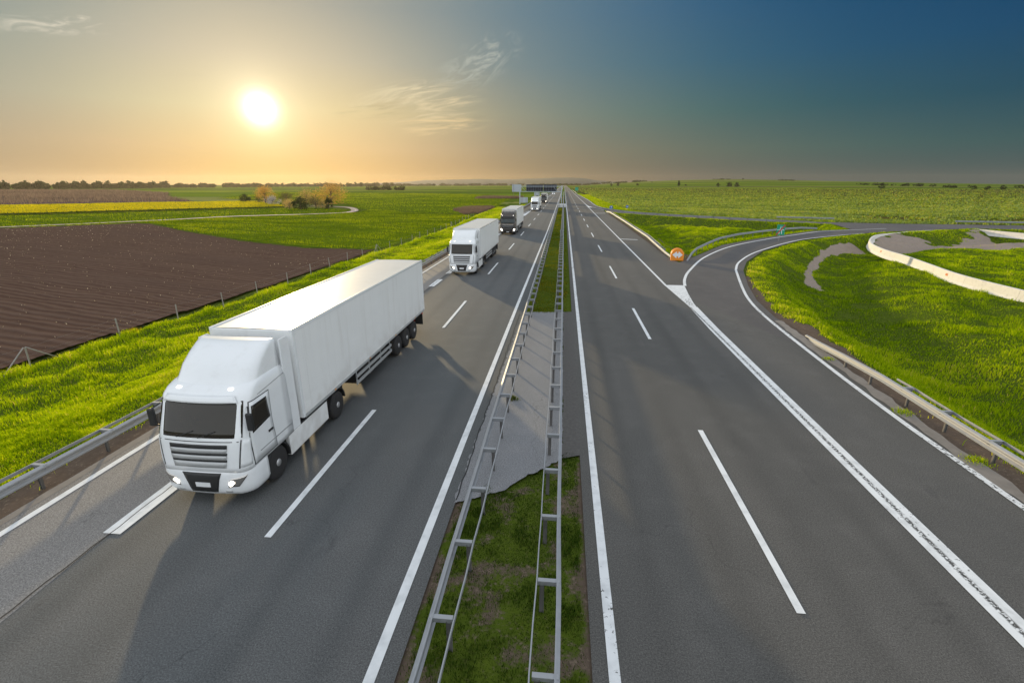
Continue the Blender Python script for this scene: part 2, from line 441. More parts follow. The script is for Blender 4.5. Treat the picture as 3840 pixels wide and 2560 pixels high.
M['wood_leaf'] = leaf_mat('wood_leaf', [(0, (.025, .038, .012)), (.5, (.05, .065, .018)), (1, (.09, .10, .03))], .3)
M['leaf_dark'] = leaf_mat('leaf_dark', [(0, (.02, .035, .012)), (.6, (.045, .06, .02)), (1, (.09, .10, .03))], .3)
M['leaf_orange'] = leaf_mat('leaf_orange', [(0, (.30, .17, .04)), (.5, (.55, .31, .06)), (1, (.75, .48, .14))], .6)
M['leaf_pale'] = leaf_mat('leaf_pale', [(0, (.26, .19, .06)), (.5, (.48, .34, .11)), (1, (.66, .48, .18))], .55)
M['leaf_white'] = leaf_mat('leaf_white', [(0, (.2, .2, .17)), (.5, (.45, .43, .4)), (1, (.68, .64, .6))], .35)
M['leaf_brown'] = leaf_mat('leaf_brown', [(0, (.07, .065, .025)), (.5, (.13, .11, .04)), (1, (.2, .17, .06))], .45)
M['bark'] = simple('bark', (.10, .075, .055), .9, 0, .3, 5, .5)

# ------------------------------------------------------------------ layout (metres; road runs along +Y, camera over the median at 0,0)
CAMH = 8.06
LEFT = [(-13.85,-6),(-13.85,14),(-13.7,30),(-13.5,60),(-13.45,160),(-13.0,190),(-12.6,266),(-12.6,600),(-11.6,700),(-11.6,3950),(-2.4,3950),(-2.38,31),(-2.62,10),(-2.6,-6)]
RIGHT = [(.75,-6),(12.55,-6),(12.6,12.5),(13.1,21),(13.35,26.5),(13.6,30.6),(13.0,45),(12.57,53.65),(12.1,57.9),(12.3,68.2),(12.55,100),(12.6,150),(12.6,180),(12.75,205),(12.9,259),(12.3,322),(10.7,427),(9.7,470),(9.5,700),(9.5,3950),(.75,3950)]
RAMP = [(12.9,24),(13.5,30.6),(14.2,36),(15.5,41.5),(17.7,49.2),(20.0,55),(25.3,64.6),(35.9,78.2),(46.4,86.8),(53,91.2),(64,97.0),(64,101.5),(52,97.2),(45,94.2),(38,87.4),(30.2,79.6),(22,70.3),(15.9,59.4),(12.57,53.65),(11,45),(9,38)]
ONRAMP = [(12.4,163),(14.6,151),(19.6,141.5),(29.2,131),(39.7,121),(50,113.6),(60,107.8),(66,104.5),(66,112.6),(56,116.5),(43,130.6),(30,144),(19.6,158),(14.9,174),(13.6,183.5),(12.3,195)]
CROSS = [(52,92.5),(60,94.5),(68,98.2),(77.5,102.2),(80.5,101.4),(95,97),(150,84),(150,98),(95,110.0),(80,112.0),(70,112.8),(56,116.5),(56,109)]
ROADS = {'LEFT': LEFT, 'RIGHT': RIGHT, 'RAMP': RAMP, 'ONRAMP': ONRAMP, 'CROSS': CROSS}
FENCE_Y = [0, 22, 27.5, 32, 36, 40, 45, 55, 68, 82, 113, 150, 200, 400]
FENCE_X = [-29.6, -29.2, -29.0, -28.4, -27.9, -27.6, -27.3, -27.3, -26.9, -25.8, -25.6, -27.0, -28, -28]

def pdist(X, Y, poly):
    X = np.asarray(X, float); Y = np.asarray(Y, float)
    d2 = np.full(X.shape, 1e18); ins = np.zeros(X.shape, bool)
    n = len(poly)
    for i in range(n):
        (x0, y0), (x1, y1) = poly[i], poly[(i+1) % n]
        ex, ey = x1-x0, y1-y0
        t = np.clip(((X-x0)*ex + (Y-y0)*ey) / (ex*ex + ey*ey + 1e-12), 0, 1)
        d2 = np.minimum(d2, (X-x0-t*ex)**2 + (Y-y0-t*ey)**2)
        c = (y0 > Y) != (y1 > Y)
        with np.errstate(divide='ignore', invalid='ignore'):
            ins ^= c & (X < (x1-x0)*(Y-y0)/(y1-y0+1e-15) + x0)
    d = np.sqrt(d2)
    return np.where(ins, -d, d)

def pave(X, Y):
    d = None
    for p in ROADS.values():
        k = pdist(X, Y, p); d = k if d is None else np.minimum(d, k)
    return d

OUT_X = [12.3, 12.8, 13.6, 14.9, 19.6, 30, 43, 56, 70, 80, 95, 150, 400]
OUT_Y = [330, 230, 183.5, 174, 158, 144, 130.6, 116.5, 112.8, 112, 110, 98, 45]
def zg(X, Y, d=None):
    X = np.asarray(X, float); Y = np.asarray(Y, float)
    if d is None: d = pave(X, Y)
    z = np.full(X.shape, -.06)
    off = ss(.15, .6, d)
    left = X < -8
    right = X > 6
    outside = right & (Y > np.interp(X, OUT_X, OUT_Y))
    inside = right & ~outside
    fx = np.interp(Y, FENCE_Y, FENCE_X)
    zl = -1.35 * ss(1.2, 10.5, d) - .25 * ss(11, 17, d) - .3 * np.exp(-((X - fx + .4) / .7) ** 2) * (Y < 300) + .12*np.exp(-((X - fx - 1.0) / .9) ** 2)
    z = np.where(left, z + zl, z)
    z = np.where(inside, z - (2.0 * ss(1.2, 6.5, d) - 1.14 * ss(7.5, 14, d)) * ss(0, 60, 135 - Y + 60), z)
    z = np.where(outside, z - .5 * ss(.6, 5, d), z)
    near = 1 - ss(150, 260, np.hypot(X, Y))
    hum = (fbm(X / 7.0, Y / 7.0, 3) - .5) * .55 + (fbm(X / 2.1, Y / 2.1, 9) - .5) * .42
    z = z + np.where(np.abs(X + 1) < 3, .35, 1.0) * hum * near * ss(.4, 2.2, d) * np.where(left & (X < fx - 1), .35, 1)
    # gentle rise of the farmland far to the right
    r = np.hypot(X, Y); az = np.degrees(np.arctan2(X, np.maximum(Y, 1)))
    A = np.interp(az, [2, 5, 9, 13, 18, 24, 32, 39, 55, 90], [0, 9, 20, 27, 30, 23, 13, 5, 3, 0])
    z = z + A * ss(950, 2900, r) + A * .15 * (fbm(X / 500, Y / 500, 21) - .5) * ss(900, 2000, r)
    return z

# dirt patches (no grass): soil mask
def soil_mask(X, Y, d):
    s = np.zeros(X.shape)
    n = fbm(X / 1.6, Y / 1.6, 31)
    s = np.maximum(s, ((X < -8) & (d < 1.5)) * ss(1.5, .7, d + (n - .5) * .9))
    s = np.maximum(s, ((X > 10) & (X < 16) & (Y < 31)) * ss(1.6, .8, d + (n - .5) * .9))
    s = np.maximum(s, ((X > 13) & (Y >= 28) & (Y < 46)) * ss(1.0, .3, d + (n - .5) * 1.2) * .9)
    s = np.maximum(s, ((X > 10) & (X < 15) & (Y > 56) & (Y < 150)) * ss(1.0, .5, d + (n - .5) * .5))
    s = np.maximum(s, (np.abs(X + 1) < 2.3) * (Y < 14) * (.30 + .26 * ss(.38, .68, fbm(X / .5, Y / .5, 33)) ))
    s = np.maximum(s, (np.abs(X + 1) < 2.3) * ss(.26, .06, d + (n - .5) * .3) * .7)
    for poly, w in ((DIRT, 2.6), (GULLY, .8)):
        s = np.maximum(s, ss(w * .5, -w * .5, pdist(X, Y, poly) + (fbm(X / 2.2, Y / .9, 37) - .5) * w * 2.0))
    dl = np.full(X.shape, 1e9)
    for (x0, y0, w0), (x1, y1, w1) in zip(PATH[:-1], PATH[1:]):
        ex, ey = x1-x0, y1-y0; t = np.clip(((X-x0)*ex + (Y-y0)*ey)/(ex*ex+ey*ey), 0, 1)
        dl = np.minimum(dl, np.hypot(X-x0-t*ex, Y-y0-t*ey) - (w0+(w1-w0)*t))
    s = np.maximum(s, ss(.3, -.25, dl + (n - .5) * .8))
    return s
PATH = [(44.6,79.5,1.5),(41.2,77.4,1.0),(37.2,73.2,.55),(32,65.2,.4),(29.2,60.4,.38),(27.3,56,.42),(26.4,53.6,.5),(25.9,50.6,.35)]
DIRT = [(51,87.5),(46.4,76.5),(49.5,76),(53.8,79),(58.2,77.5),(63,76.5),(66,79),(78,80),(78.2,92.0),(76.3,101),(67,90.5),(57,91)]
GULLY = [(13.8,57.3),(14.6,58),(15.6,63),(16.2,75),(16.6,88),(15.9,88),(15.0,75),(14.2,63)]

# ------------------------------------------------------------------ ground sheet
def axis(fine0, fine1, step, lim0, lim1, g=1.14, mid=None):
    a = list(np.arange(fine0, fine1 + 1e-6, step))
    s = step; x = a[-1]
    while x < lim1:
        s = min(s * g, 900); x += s; a.append(x)
    s = step; x = a[0]; b = []
    while x > lim0:
        s = min(s * g, 900); x -= s; b.append(x)
    return np.array(b[::-1] + a)
GX = axis(-31, 82, .42, -4000, 4000, 1.12)
GY = axis(4, 112, .42, -60, 4000, 1.035)
XX, YY = np.meshgrid(GX, GY)
DD = np.full(XX.shape, 50.0)
sel = (np.abs(XX) < 260) & (YY < 4200)
DD[sel] = pave(XX[sel], YY[sel])
ZZ = zg(XX, YY, DD)
SOIL = np.zeros(XX.shape)
sel2 = (np.abs(XX) < 110) & (YY < 260)
SOIL[sel2] = soil_mask(XX[sel2], YY[sel2], DD[sel2])
nx, ny = len(GX), len(GY)
idx = np.arange(nx * ny).reshape(ny, nx)
quads = np.stack([idx[:-1, :-1], idx[:-1, 1:], idx[1:, 1:], idx[1:, :-1]], -1).reshape(-1, 4)
gme = mesh_np('ground', np.stack([XX, YY, ZZ], -1), quads, np.full(len(quads), 4), True, {'soil': SOIL.ravel()})
tag(link('ground', gme, M['ground']), 'grassy farmland spreading from the motorway verges to the horizon', None, None, 'structure')

def gz(x, y):
    return float(zg(np.array([float(x)]), np.array([float(y)]))[0])

def sheet(name, poly, z, mat, parent=None, label=None, kind='structure'):
    vs = [Vector((x, y, z)) for x, y in poly]
    tris = geometry.tessellate_polygon([vs])
    me = bpy.data.meshes.new(name); me.from_pydata([tuple(v) for v in vs], [], [t for t in tris]); me.update()
    for pl in me.polygons:
        if pl.normal.z < 0: pl.flip()
    o = link(name, me, mat, parent)
    if label: o['label'] = label
    if kind: o['kind'] = kind
    return o

def dense(poly, step, jit=0.0):
    out = []
    for i in range(len(poly)):
        a, b = poly[i], poly[(i+1) % len(poly)]
        n = max(1, int(math.hypot(b[0]-a[0], b[1]-a[1]) / step))
        for k in range(n):
            t = k / n
            out.append((a[0]+(b[0]-a[0])*t + random.uniform(-jit, jit), a[1]+(b[1]-a[1])*t + random.uniform(-jit, jit)))
    return out

road_left = sheet('road', LEFT, 0, M['asphalt_cool'], None, 'dark asphalt carriageway the trucks drive on')
road_right = sheet('road', RIGHT, 0, M['asphalt_warm'], None, 'empty asphalt carriageway right of the median')
ramp_road = sheet('ramp', RAMP, .004, M['asphalt_ramp'], None, 'curved exit ramp of brownish asphalt')
onramp = sheet('ramp', ONRAMP, .006, M['asphalt_ramp'], None, 'narrow slip road joining beside the green crop')
cross = sheet('road', CROSS, .010, M['asphalt_ramp'], None, 'side road crossing behind the white concrete wall')
lane3 = sheet('pavement', [(-13.9,-6),(-13.9,14),(-13.72,30),(-13.55,60),(-13.5,128),(-10.6,128),(-10.75,60),(-10.72,9),(-10.5,5),(-10.5,-6)], .004, M['asphalt_pale'], None, 'paler asphalt strip of the extra lane beside the verge')
med = sheet('pavement', dense([(-2.66,12.3),(-2.4,30.9),(.2,31.2),(.2,13.2),(-.2,12.7),(-.75,12.2),(-1.4,11.4),(-2.0,11.0),(-2.66,10.7)], .13, .05), .002, M['concrete_pale'], None, 'pale concrete strip in the median between the guardrails')
grav = sheet('pavement', dense([(.2,13.2),(.2,31.2),(.8,31.3),(.8,13.4)], .14, .05), .0035, simple('gravel_edge', (.10, .095, .09), .9, 0, .45, 9, .8, 60), None, 'dark gravelly strip beside the median guardrail')

# ------------------------------------------------------------------ road markings
def strip_mesh(pts, w, z):
    v = []; f = []
    for i, p in enumerate(pts):
        a = pts[max(i-1, 0)]; b = pts[min(i+1, len(pts)-1)]
        dx, dy = b[0]-a[0], b[1]-a[1]; l = math.hypot(dx, dy); nx_, ny_ = -dy/l, dx/l
        ww = w[i] if isinstance(w, (list, tuple)) else w
        v += [(p[0]+nx_*ww/2, p[1]+ny_*ww/2, z), (p[0]-nx_*ww/2, p[1]-ny_*ww/2, z)]
        if i: k = 2*i; f.append((k-2, k-1, k+1, k))
    me = bpy.data.meshes.new('line'); me.from_pydata(v, [], f); me.update()
    return me
def catmull(pts, n=8):
    P = [pts[0]] + list(pts) + [pts[-1]]; out = []
    for i in range(1, len(P)-2):
        for k in range(n):
            t = k / n
            out.append(tuple(.5*((2*P[i][j]) + (-P[i-1][j]+P[i+1][j])*t + (2*P[i-1][j]-5*P[i][j]+4*P[i+1][j]-P[i+2][j])*t*t + (-P[i-1][j]+3*P[i][j]-3*P[i+1][j]+P[i+2][j])*t**3) for j in range(len(pts[0]))))
    out.append(tuple(pts[-1])); return out
def line(parent, pts, w, z=.014, mat='paint', name='edge_line'):
    return link(name, strip_mesh(pts, w, z), M[mat], parent)
line(road_left, [(-3.05,-6),(-3.04,14),(-2.98,34),(-2.72,90),(-2.6,200),(-2.55,3950)], .2)
line(road_left, [(-13.3,-6),(-13.28,14),(-13.15,34),(-13.05,60),(-12.9,100),(-12.2,125),(-10.6,156)], .2, .018)
line(road_left, [(-10.15,156),(-10.0,230),(-9.9,303),(-9.6,420),(-9.6,3900)], .22)
link('gore_marking', bpy.data.meshes.new('gore'), None, road_left)
def polymark(parent, poly, mat='paint_worn', z=.016, name='gore_marking'):
    o = sheet(name, poly, z, M[mat], parent, None, None); return o
bpy.data.objects.remove(bpy.data.objects['gore_marking'])
polymark(road_left, [(-11.6,133),(-10.75,142),(-10.25,157),(-10.05,157),(-10.0,143),(-10.02,132),(-10.8,127.5)], 'paint')
dash = strip_mesh([(0,-3.45),(0,3.45)], .17, 0)
dash.materials.append(M['paint'])
def dashes(parent, x, y0, per, n, mesh=None):
    for k in range(n):
        link('lane_dash', mesh or dash, None, parent).location = (x, y0 + k*per, .0145)
dashes(road_left, -6.81, 12.37, 17.82, 42)
dashes(road_right, 4.92, 29.2, 17.85, 42)
d1 = strip_mesh([(0,-3.75),(0,3.75)], .17, 0); d1.materials.append(M['paint'])
dashes(road_right, 4.92, 11.7, 1, 1, d1)
wd = strip_mesh([(0,-1.55),(0,1.55)], .46, 0); wd.materials.append(M['paint'])
for k in range(20): link('wide_dash', wd, None, road_left).location = (-10.64, 10.2 + k*5.96, .0185)
line(road_right, [(1.13,-6),(1.13,60),(1.12,200),(1.1,3950)], .2, .0145, 'paint_worn')
line(road_right, [(8.68,40.7),(8.72,75),(8.78,110),(8.85,144),(9.0,235),(8.7,440),(9.0,3900)], .2)
line(road_right, [(8.9,-6),(8.88,12),(8.9,20),(8.95,28),(9.1,33.5)], .54, .0145, 'paint_ramp', 'ramp_line')
polymark(road_right, [(8.58,41),(10.22,41),(9.75,37.6),(9.42,34.8),(9.3,33.3),(8.85,33.3)], 'paint_worn', .0175)
line(road_right, [(8.75,76.6),(11.3,75.8)], .55, .0175, name='hatch_bar'); line(road_right, [(8.9,144.4),(11.9,145)], .8, .0175, name='hatch_bar')
polymark(road_right, [(8.92,235),(9.25,200),(9.6,188),(10.5,181),(9.3,180.6),(8.88,182)], 'paint', .0175)
line(onramp, [(10.48,181),(12.18,169.5),(12.9,163)], .18, .0225)
line(onramp, catmull([(9.0,445),(10.4,426),(11.9,322),(12.45,258),(12.3,205),(13.2,184),(14.5,174.5),(19.2,158),(29.8,143.5),(42.8,130.2),(55.8,116.2)]), .22, .0225)
line(ramp_road, catmull([(10.22,40.8),(10.98,44.15),(12.58,48.93),(16.53,58.31),(22.76,68.9),(30.84,78.4),(38.43,86.1),(45.35,92.6),(52.1,96.2),(60.8,100.2)]), .24, .0145)
line(ramp_road, catmull([(17.05,49.39),(19.41,55.28),(24.74,64.4),(35.3,77.8),(45.9,86.4),(51,89.6)]), .22, .0145)
line(ramp_road, catmull([(12.2,-6),(12.22,5),(12.23,14.2),(12.25,17.3),(12.45,22.45),(12.95,30.5),(13.6,35.6),(14.75,40.7),(17.05,49.39)]), .21, .0185, 'paint_edge')
M['edge_dust'] = simple('edge_dust', (.21, .19, .17), .9, 0, .35, 2.5, .5, 12)
line(road_right, catmull([(12.52,-6),(12.52,5),(12.56,12.5),(12.72,17),(12.95,21),(13.2,26.5),(13.45,30.4)]), [.3+.35*random.random() for _ in range(49)], .0155, 'edge_dust', 'dusty_edge')
line(road_left, [(-13.72 + random.uniform(-.05,.05), -4+k*1.0) for k in range(40)], [.16+.2*random.random() for _ in range(40)], .0085, 'edge_dust', 'dusty_edge')
# sealed longitudinal joint between the paler lane and the main lane
M['tar'] = simple('tar', (.02, .02, .02), .8)
seam = [(-10.68 + .05*math.sin(k*1.7) *.4 + random.uniform(-.012, .012), -3 + k*.35) for k in range(350)]
line(lane3, seam, .028, .0195, 'tar', 'joint_line')
seam2 = [(-2.62 + random.uniform(-.03, .03), 10.8 + k*.3) for k in range(66)]
line(road_left, seam2, .035, .0085, 'tar', 'joint_line')

# ------------------------------------------------------------------ fields on the left
def drape(name, poly, step, mat, lift, label, kind='structure', furrow=None):
    xs = [p[0] for p in poly]; ys = [p[1] for p in poly]
    n1 = int((max(xs)-min(xs))/step)+1; n2 = int((max(ys)-min(ys))/step)+1
    gx = np.linspace(min(xs), max(xs), n1+1); gy = np.linspace(min(ys), max(ys), n2+1)
    X, Y = np.meshgrid(gx, gy)
    Z = np.where(X < 0, -1.66, -.56)
    if furrow: Z = Z + furrow(X, Y)
    Z = Z + lift
    cx = (X[:-1,:-1]+X[1:,1:])/2; cy = (Y[:-1,:-1]+Y[1:,1:])/2
    keep = pdist(cx, cy, poly) < (fbm(cx/1.5, cy/1.5, 5)-.5)*.8
    ii = np.arange(X.size).reshape(X.shape)
    q = np.stack([ii[:-1,:-1], ii[:-1,1:], ii[1:,1:], ii[1:,:-1]], -1)[keep]
    used = np.unique(q); remap = np.full(X.size, -1); remap[used] = np.arange(len(used))
    v = np.stack([X, Y, Z], -1).reshape(-1,3)[used]
    o = link(name, mesh_np(name, v, remap[q], np.full(len(q), 4), True), mat)
    return tag(o, label, None, None, kind)
ca, sa = math.cos(ROWANG), math.sin(ROWANG)
def furrows(X, Y):
    yy = -X*sa + Y*ca + (fbm(X/22, Y/9, 8)-.5)*3.5
    amp = .5 + fbm(X/30, yy/4, 12)
    return (.014*np.sin(yy*2*math.pi/.75)+.07*(fbm(yy/.8, X/40, 18)-.5))*amp*(np.hypot(X, Y) < 110) + (fbm(X/1.1, Y/1.1, 14)-.5)*.09 + (fbm(X/.5, Y/.5, 15)-.5)*.05
PLOUGH = [(-30.6,4),(-30.1,22),(-29.9,28),(-29.2,36),(-28.6,45),(-28.5,56),(-28.2,66),(-28.6,71.5),(-35,72.2),(-40,72.4),(-55.3,80.2),(-80.2,97),(-102,113.5),(-108,115.4),(-125,99),(-165,60),(-165,4)]
drape('ploughed_field', PLOUGH, .36, M['plough'], .20, 'brown ploughed field with furrows left of the verge', 'structure', furrows)
RAPE = [(-340,96),(-247,196.6),(-172.7,256.6),(-150,246),(-127,214),(-118,203),(-128,189.4),(-179,142),(-240,82),(-300,24)]
drape('rapeseed_field', RAPE, 3.0, M['rape_soil'], .14, 'strip of yellow flowering rapeseed across the left fields')
REEDF = [(-1400,1130),(-873,702),(-697,720),(-420,500),(-300,355),(-205,262),(-222,243),(-272,217),(-420,330)]
drape('brown_field', REEDF, 6.0, M['reed_soil'], .12, 'strip of dry brown reeds behind the yellow rapeseed')
GREEN = [(-28.4,73),(-26.8,83),(-26.5,113),(-28,150),(-28.8,156),(-36.8,162.5),(-50,168.5),(-66,184),(-75,188),(-73,170),(-83,155),(-100,142),(-109,127),(-128,102),(-126,99.5),(-108.5,116.6),(-102,115),(-80,98.5),(-55,81.7),(-40,74),(-33,73.5)]
drape('green_field', GREEN, 1.0, M['green_field'], .07, 'bright green young cereal field beyond the ploughed earth')
GREEN2 = [(-28.8,160),(-30,230),(-40,420),(-120,520),(-330,560),(-240,330),(-150,262),(-112,250),(-92,212),(-79,190),(-66,187.5),(-50,171.5),(-36.8,165.5)]
drape('green_field', GREEN2, 4.0, M['green_field'], .06, 'large green cereal field behind the bushes and dirt track')
GREEN3 = [(-132,103),(-112,129),(-103,145),(-86,158),(-77,170),(-80,184),(-95,199),(-117,200),(-129,187),(-180,140),(-250,70),(-230,20)]
drape('green_field', GREEN3, 2.0, M['green_field'], .05, 'narrow green strip between rapeseed and dirt track')
TRK = catmull([(-215,0),(-170,57),(-129.4,101.7),(-109.9,127.6),(-101.5,143.4),(-84.5,156.2),(-76.5,165.5),(-75.6,172),(-79.4,184.3),(-92.5,206),(-118,222)], 8)
for off in (-.75, .75):
    pts = []
    for i, p in enumerate(TRK):
        a = TRK[max(i-1,0)]; b = TRK[min(i+1,len(TRK)-1)]; l = math.hypot(b[0]-a[0], b[1]-a[1])
        pts.append((p[0]-(b[1]-a[1])/l*off, p[1]+(b[0]-a[0])/l*off))
    pass
trk = link('dirt_track', strip_mesh(TRK, 2.6, -1.66+.20), M['track_soil'])
tag(trk, 'pale dirt track curving through the left fields', None, None, 'structure')
ruts = link('wheel_rut', strip_mesh([(x+.55, y-.45) for x, y in TRK], .45, -1.66+.205), simple('rut_soil', (.5,.42,.36), .85, 0, .2), trk)
CORN = [(20,330),(20.2,270),(20.8,210),(22,180),(24,166),(33,150),(45,135.5),(57,121),(70,117),(86,114.5),(94,112.8),(150,103),(260,80),(640,330),(900,640),(640,1300),(18,1300),(17,700)]
drape('crop_field', CORN, 5.0, M['corn_soil'], .10, 'yellow green maize field stretching away right of the motorway')

# ------------------------------------------------------------------ blades: grass and crops
def blades(x, y, z, h, w, lean, tint, ang=None, two=True):
    n = len(x)
    a = rng.uniform(0, 2*np.pi, n) if ang is None else ang
    ld = rng.uniform(0, 2*np.pi, n); lx = np.cos(ld)*lean*h; ly = np.sin(ld)*lean*h
    cx, cy = np.cos(a)*w/2, np.sin(a)*w/2
    if two:
        v = np.empty((n,5,3), np.float32)
        v[:,0] = np.stack([x-cx, y-cy, z-.03],-1); v[:,1] = np.stack([x+cx, y+cy, z-.03],-1)
        mx, my, mz = x+lx*.3, y+ly*.3, z+h*.6
        v[:,2] = np.stack([mx+cx*.85, my+cy*.85, mz],-1); v[:,3] = np.stack([mx-cx*.85, my-cy*.85, mz],-1)
        v[:,4] = np.stack([x+lx, y+ly, z+h*(1-.25*lean)],-1)
        b = (np.arange(n)*5)[:,None]
        loops = np.concatenate([b+np.array([0,1,2,3]), b+np.array([3,2,4])],1)
        tot = np.tile([4,3], n); k = 5
    else:
        v = np.empty((n,3,3), np.float32)
        v[:,0] = np.stack([x-cx, y-cy, z-.03],-1); v[:,1] = np.stack([x+cx, y+cy, z-.03],-1)
        v[:,2] = np.stack([x+lx, y+ly, z+h],-1)
        loops = (np.arange(n)*3)[:,None]+np.array([0,1,2]); tot = np.full(n,3); k = 3
    return v.reshape(-1,3), loops.ravel(), tot, np.repeat(tint, k)

def merge(parts):
    V=[];L=[];T=[];A=[];o=0
    for v,l,t,a in parts:
        V.append(v); L.append(l+o); T.append(t); A.append(a); o += len(v)
    return np.concatenate(V), np.concatenate(L), np.concatenate(T), np.concatenate(A)

def frame_ok(x, y, z=-.5, m=1.12):
    psi, th = R(5.865), R(18.05)
    fx, fy = -math.sin(psi), math.cos(psi)
    fo = x*fx + y*fy; ri = x*math.cos(psi) + y*math.sin(psi); zz = z-CAMH
    c = fo*math.cos(th) - zz*math.sin(th); u = fo*math.sin(th) + zz*math.cos(th)
    return (c > 1) & (np.abs(ri/c) < 1.06*m) & (u/c > -.71*m)

def scatter(x0, x1, y0, y1, dens):
    """dens(x,y,r) per m2; returns accepted points"""
    n = 0; XS=[]; YS=[]
    step = 10.0
    for xa in np.arange(x0, x1, step):
        for ya in np.arange(y0, y1, step):
            xb, yb = min(xa+step, x1), min(ya+step, y1)
            r = max(8, math.hypot(max(abs((xa+xb)/2)-4,0), (ya+yb)/2-4)); mx = dens(r)
            c = rng.poisson(mx*(xb-xa)*(yb-ya))
            if c: XS.append(rng.uniform(xa,xb,c)); YS.append(rng.uniform(ya,yb,c))
    x = np.concatenate(XS); y = np.concatenate(YS)
    k = frame_ok(x, y); return x[k], y[k]

PX = 1/483.0
def grass(name, x, y, mat, label, hmul=1.0, tshift=0.0, hfun=None, st=.35, dm=1.0):
    d = pave(x, y); soil = soil_mask(x, y, d)
    keep = (d > dm*(.12 + .3*vnoise(x*2, y*2, 77))) & (soil < st - .12 + .30*rng.random(len(x)) + .55*rng.random(len(x))**5)
    x, y, d = x[keep], y[keep], d[keep]
    z = zg(x, y, d); r = np.hypot(np.hypot(x, y), CAMH)
    cl = fbm(x/1.1, y/1.1, 41); cl2 = fbm(x/4.5, y/4.5, 43); big = fbm(x/13, y/13, 45)
    h = (.05 + .52*np.clip(cl-.18, 0, 1)**1.6 + .12*(cl2-.4))*hmul*rng.uniform(.6, 1.25, len(x))
    if hfun is not None: h = h*hfun(x, y, d)
    h = np.clip(h, .03, .6)
    w = np.maximum(.011, r*PX*.42)*rng.uniform(.7, 1.3, len(x))
    tint = np.clip(-.02 + .55*cl2 + .45*(cl-.3) + .35*(big-.5) + rng.normal(0, .17, len(x)) + tshift + (rng.random(len(x)) > .975)*.4, 0, 1)
    tint = np.where((x > 10) & (y < 60), np.clip(tint + .55*ss(3.2, .4, d)*(rng.random(len(x)) < .75)*vnoise(x/.9, y/.9, 47), 0, 1), tint)
    nr = r < 45
    ps = []
    for s, tw in ((nr, True), (~nr, False)):
        if s.any(): ps.append(blades(x[s], y[s], z[s], h[s], w[s], rng.uniform(.15, .75, s.sum()), tint[s], None, tw))
    V, L, T, A = merge(ps)
    print(name, len(T), 'faces')
    return tag(link(name, mesh_np(name, V, L, T, False, {'tint': A}), M[mat]), label, 'grass', None, 'stuff')

DENS = lambda r: 3.4/ (max(.011, r*PX*.42)*.18)**1.0*.5 if r < 22 else .9/((r*PX*.42)*.13)*.62
# left verge
x, y = scatter(-30, -13.9, 5, 210, DENS)
fx = np.interp(y, FENCE_Y, FENCE_X); k = x > fx - .9 + .6*vnoise(y/1.3, x*0, 3); x, y = x[k], y[k]
grass('grass', x, y, 'grass', 'bright backlit grass verge between the ploughed field fence and guardrail', 1.15, .10,
      lambda X, Y, D: 1 + .55*np.exp(-((X-np.interp(Y, FENCE_Y, FENCE_X)-.6)/1.2)**2))
# inside the loop and the gore
x, y = scatter(12, 86, 8, 116, DENS)
k = (y < np.interp(x, OUT_X, OUT_Y)) & (x < 84); x, y = x[k], y[k]
grass('grass', x, y, 'grass', 'green grass inside the exit loop and the ramp gore', 1.0, .02)
x, y = scatter(11, 60, 100, 175, lambda r: DENS(r)*.8)
k = (y < np.interp(x, OUT_X, OUT_Y)+22); x, y = x[k], y[k]
grass('grass', x, y, 'grass', 'strip of grass along the narrow slip road by the maize', 1.1, .08)
# right verge further along the road
x, y = scatter(10, 24, 170, 420, lambda r: DENS(r)*.7)
grass('grass', x, y, 'grass', 'far grass bank between the carriageway and the maize', 1.4, .12)
# median
x, y = scatter(-2.7, .8, 4, 14, lambda r: 1500)
jag = .75*(fbm(x/.35, y/.35, 39)-.5) + rng.normal(0, .07, len(x)); k = ~((y > 10.9 + jag + (x+2.6)*.75) & (x < .3)) & ~((y > 13.5 + jag)); x, y = x[k], y[k]
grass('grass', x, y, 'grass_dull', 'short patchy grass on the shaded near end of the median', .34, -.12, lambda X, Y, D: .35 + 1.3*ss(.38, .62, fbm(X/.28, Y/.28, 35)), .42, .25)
x, y = scatter(-2.5, .8, 30.8, 330, lambda r: DENS(r)*1.0)
grass('grass', x, y, 'grass_mid', 'long grass strip running down the median between guardrails', .6, .0)

# cereal rows
def crop_points(poly, rows, sp, ang, tram=12.0):
    xs = [p[0] for p in poly]; ys = [p[1] for p in poly]
    c, s = math.cos(ang), math.sin(ang)
    area = (max(xs)-min(xs))*(max(ys)-min(ys)); n = int(area/(rows*sp))
    x = rng.uniform(min(xs), max(xs), n); y = rng.uniform(min(ys), max(ys), n)
    k = frame_ok(x, y) & (pdist(x, y, poly) < -.3); x, y = x[k], y[k]
    yy = -x*s + y*c + (fbm(x/40, y/18, 8)-.5)*5
    rr = np.round(yy/rows)*rows; sh = rr - yy + rng.normal(0, rows*.13, len(x))
    k = (np.abs(((rr/tram) % 1) - .5)*tram > .62)
    return (x - s*sh)[k], (y + c*sh)[k]
x, y = crop_points(GREEN, 1.5, .09, ROWANG-.1)
r = np.hypot(x, y); c = fbm(x/9, y/5, 51)
v = blades(x, y, np.full(len(x), -1.6), (.16+.3*c)*rng.uniform(.7,1.2,len(x)), r*PX*.45*rng.uniform(.8,1.3,len(x)), rng.uniform(.1,.6,len(x)), np.clip(c*.9+rng.normal(0,.15,len(x)),0,1), None, False)
tag(link('cereal_crop', mesh_np('cereal_crop', v[0], v[1], v[2], False, {'tint': v[3]}), M['wheat']), 'young cereal plants in rows on the near green field', 'crop', None, 'stuff')
x, y = crop_points(GREEN2, 2.4, .55, ROWANG-.15, 20)
r = np.hypot(x, y); c = fbm(x/22, y/10, 52)
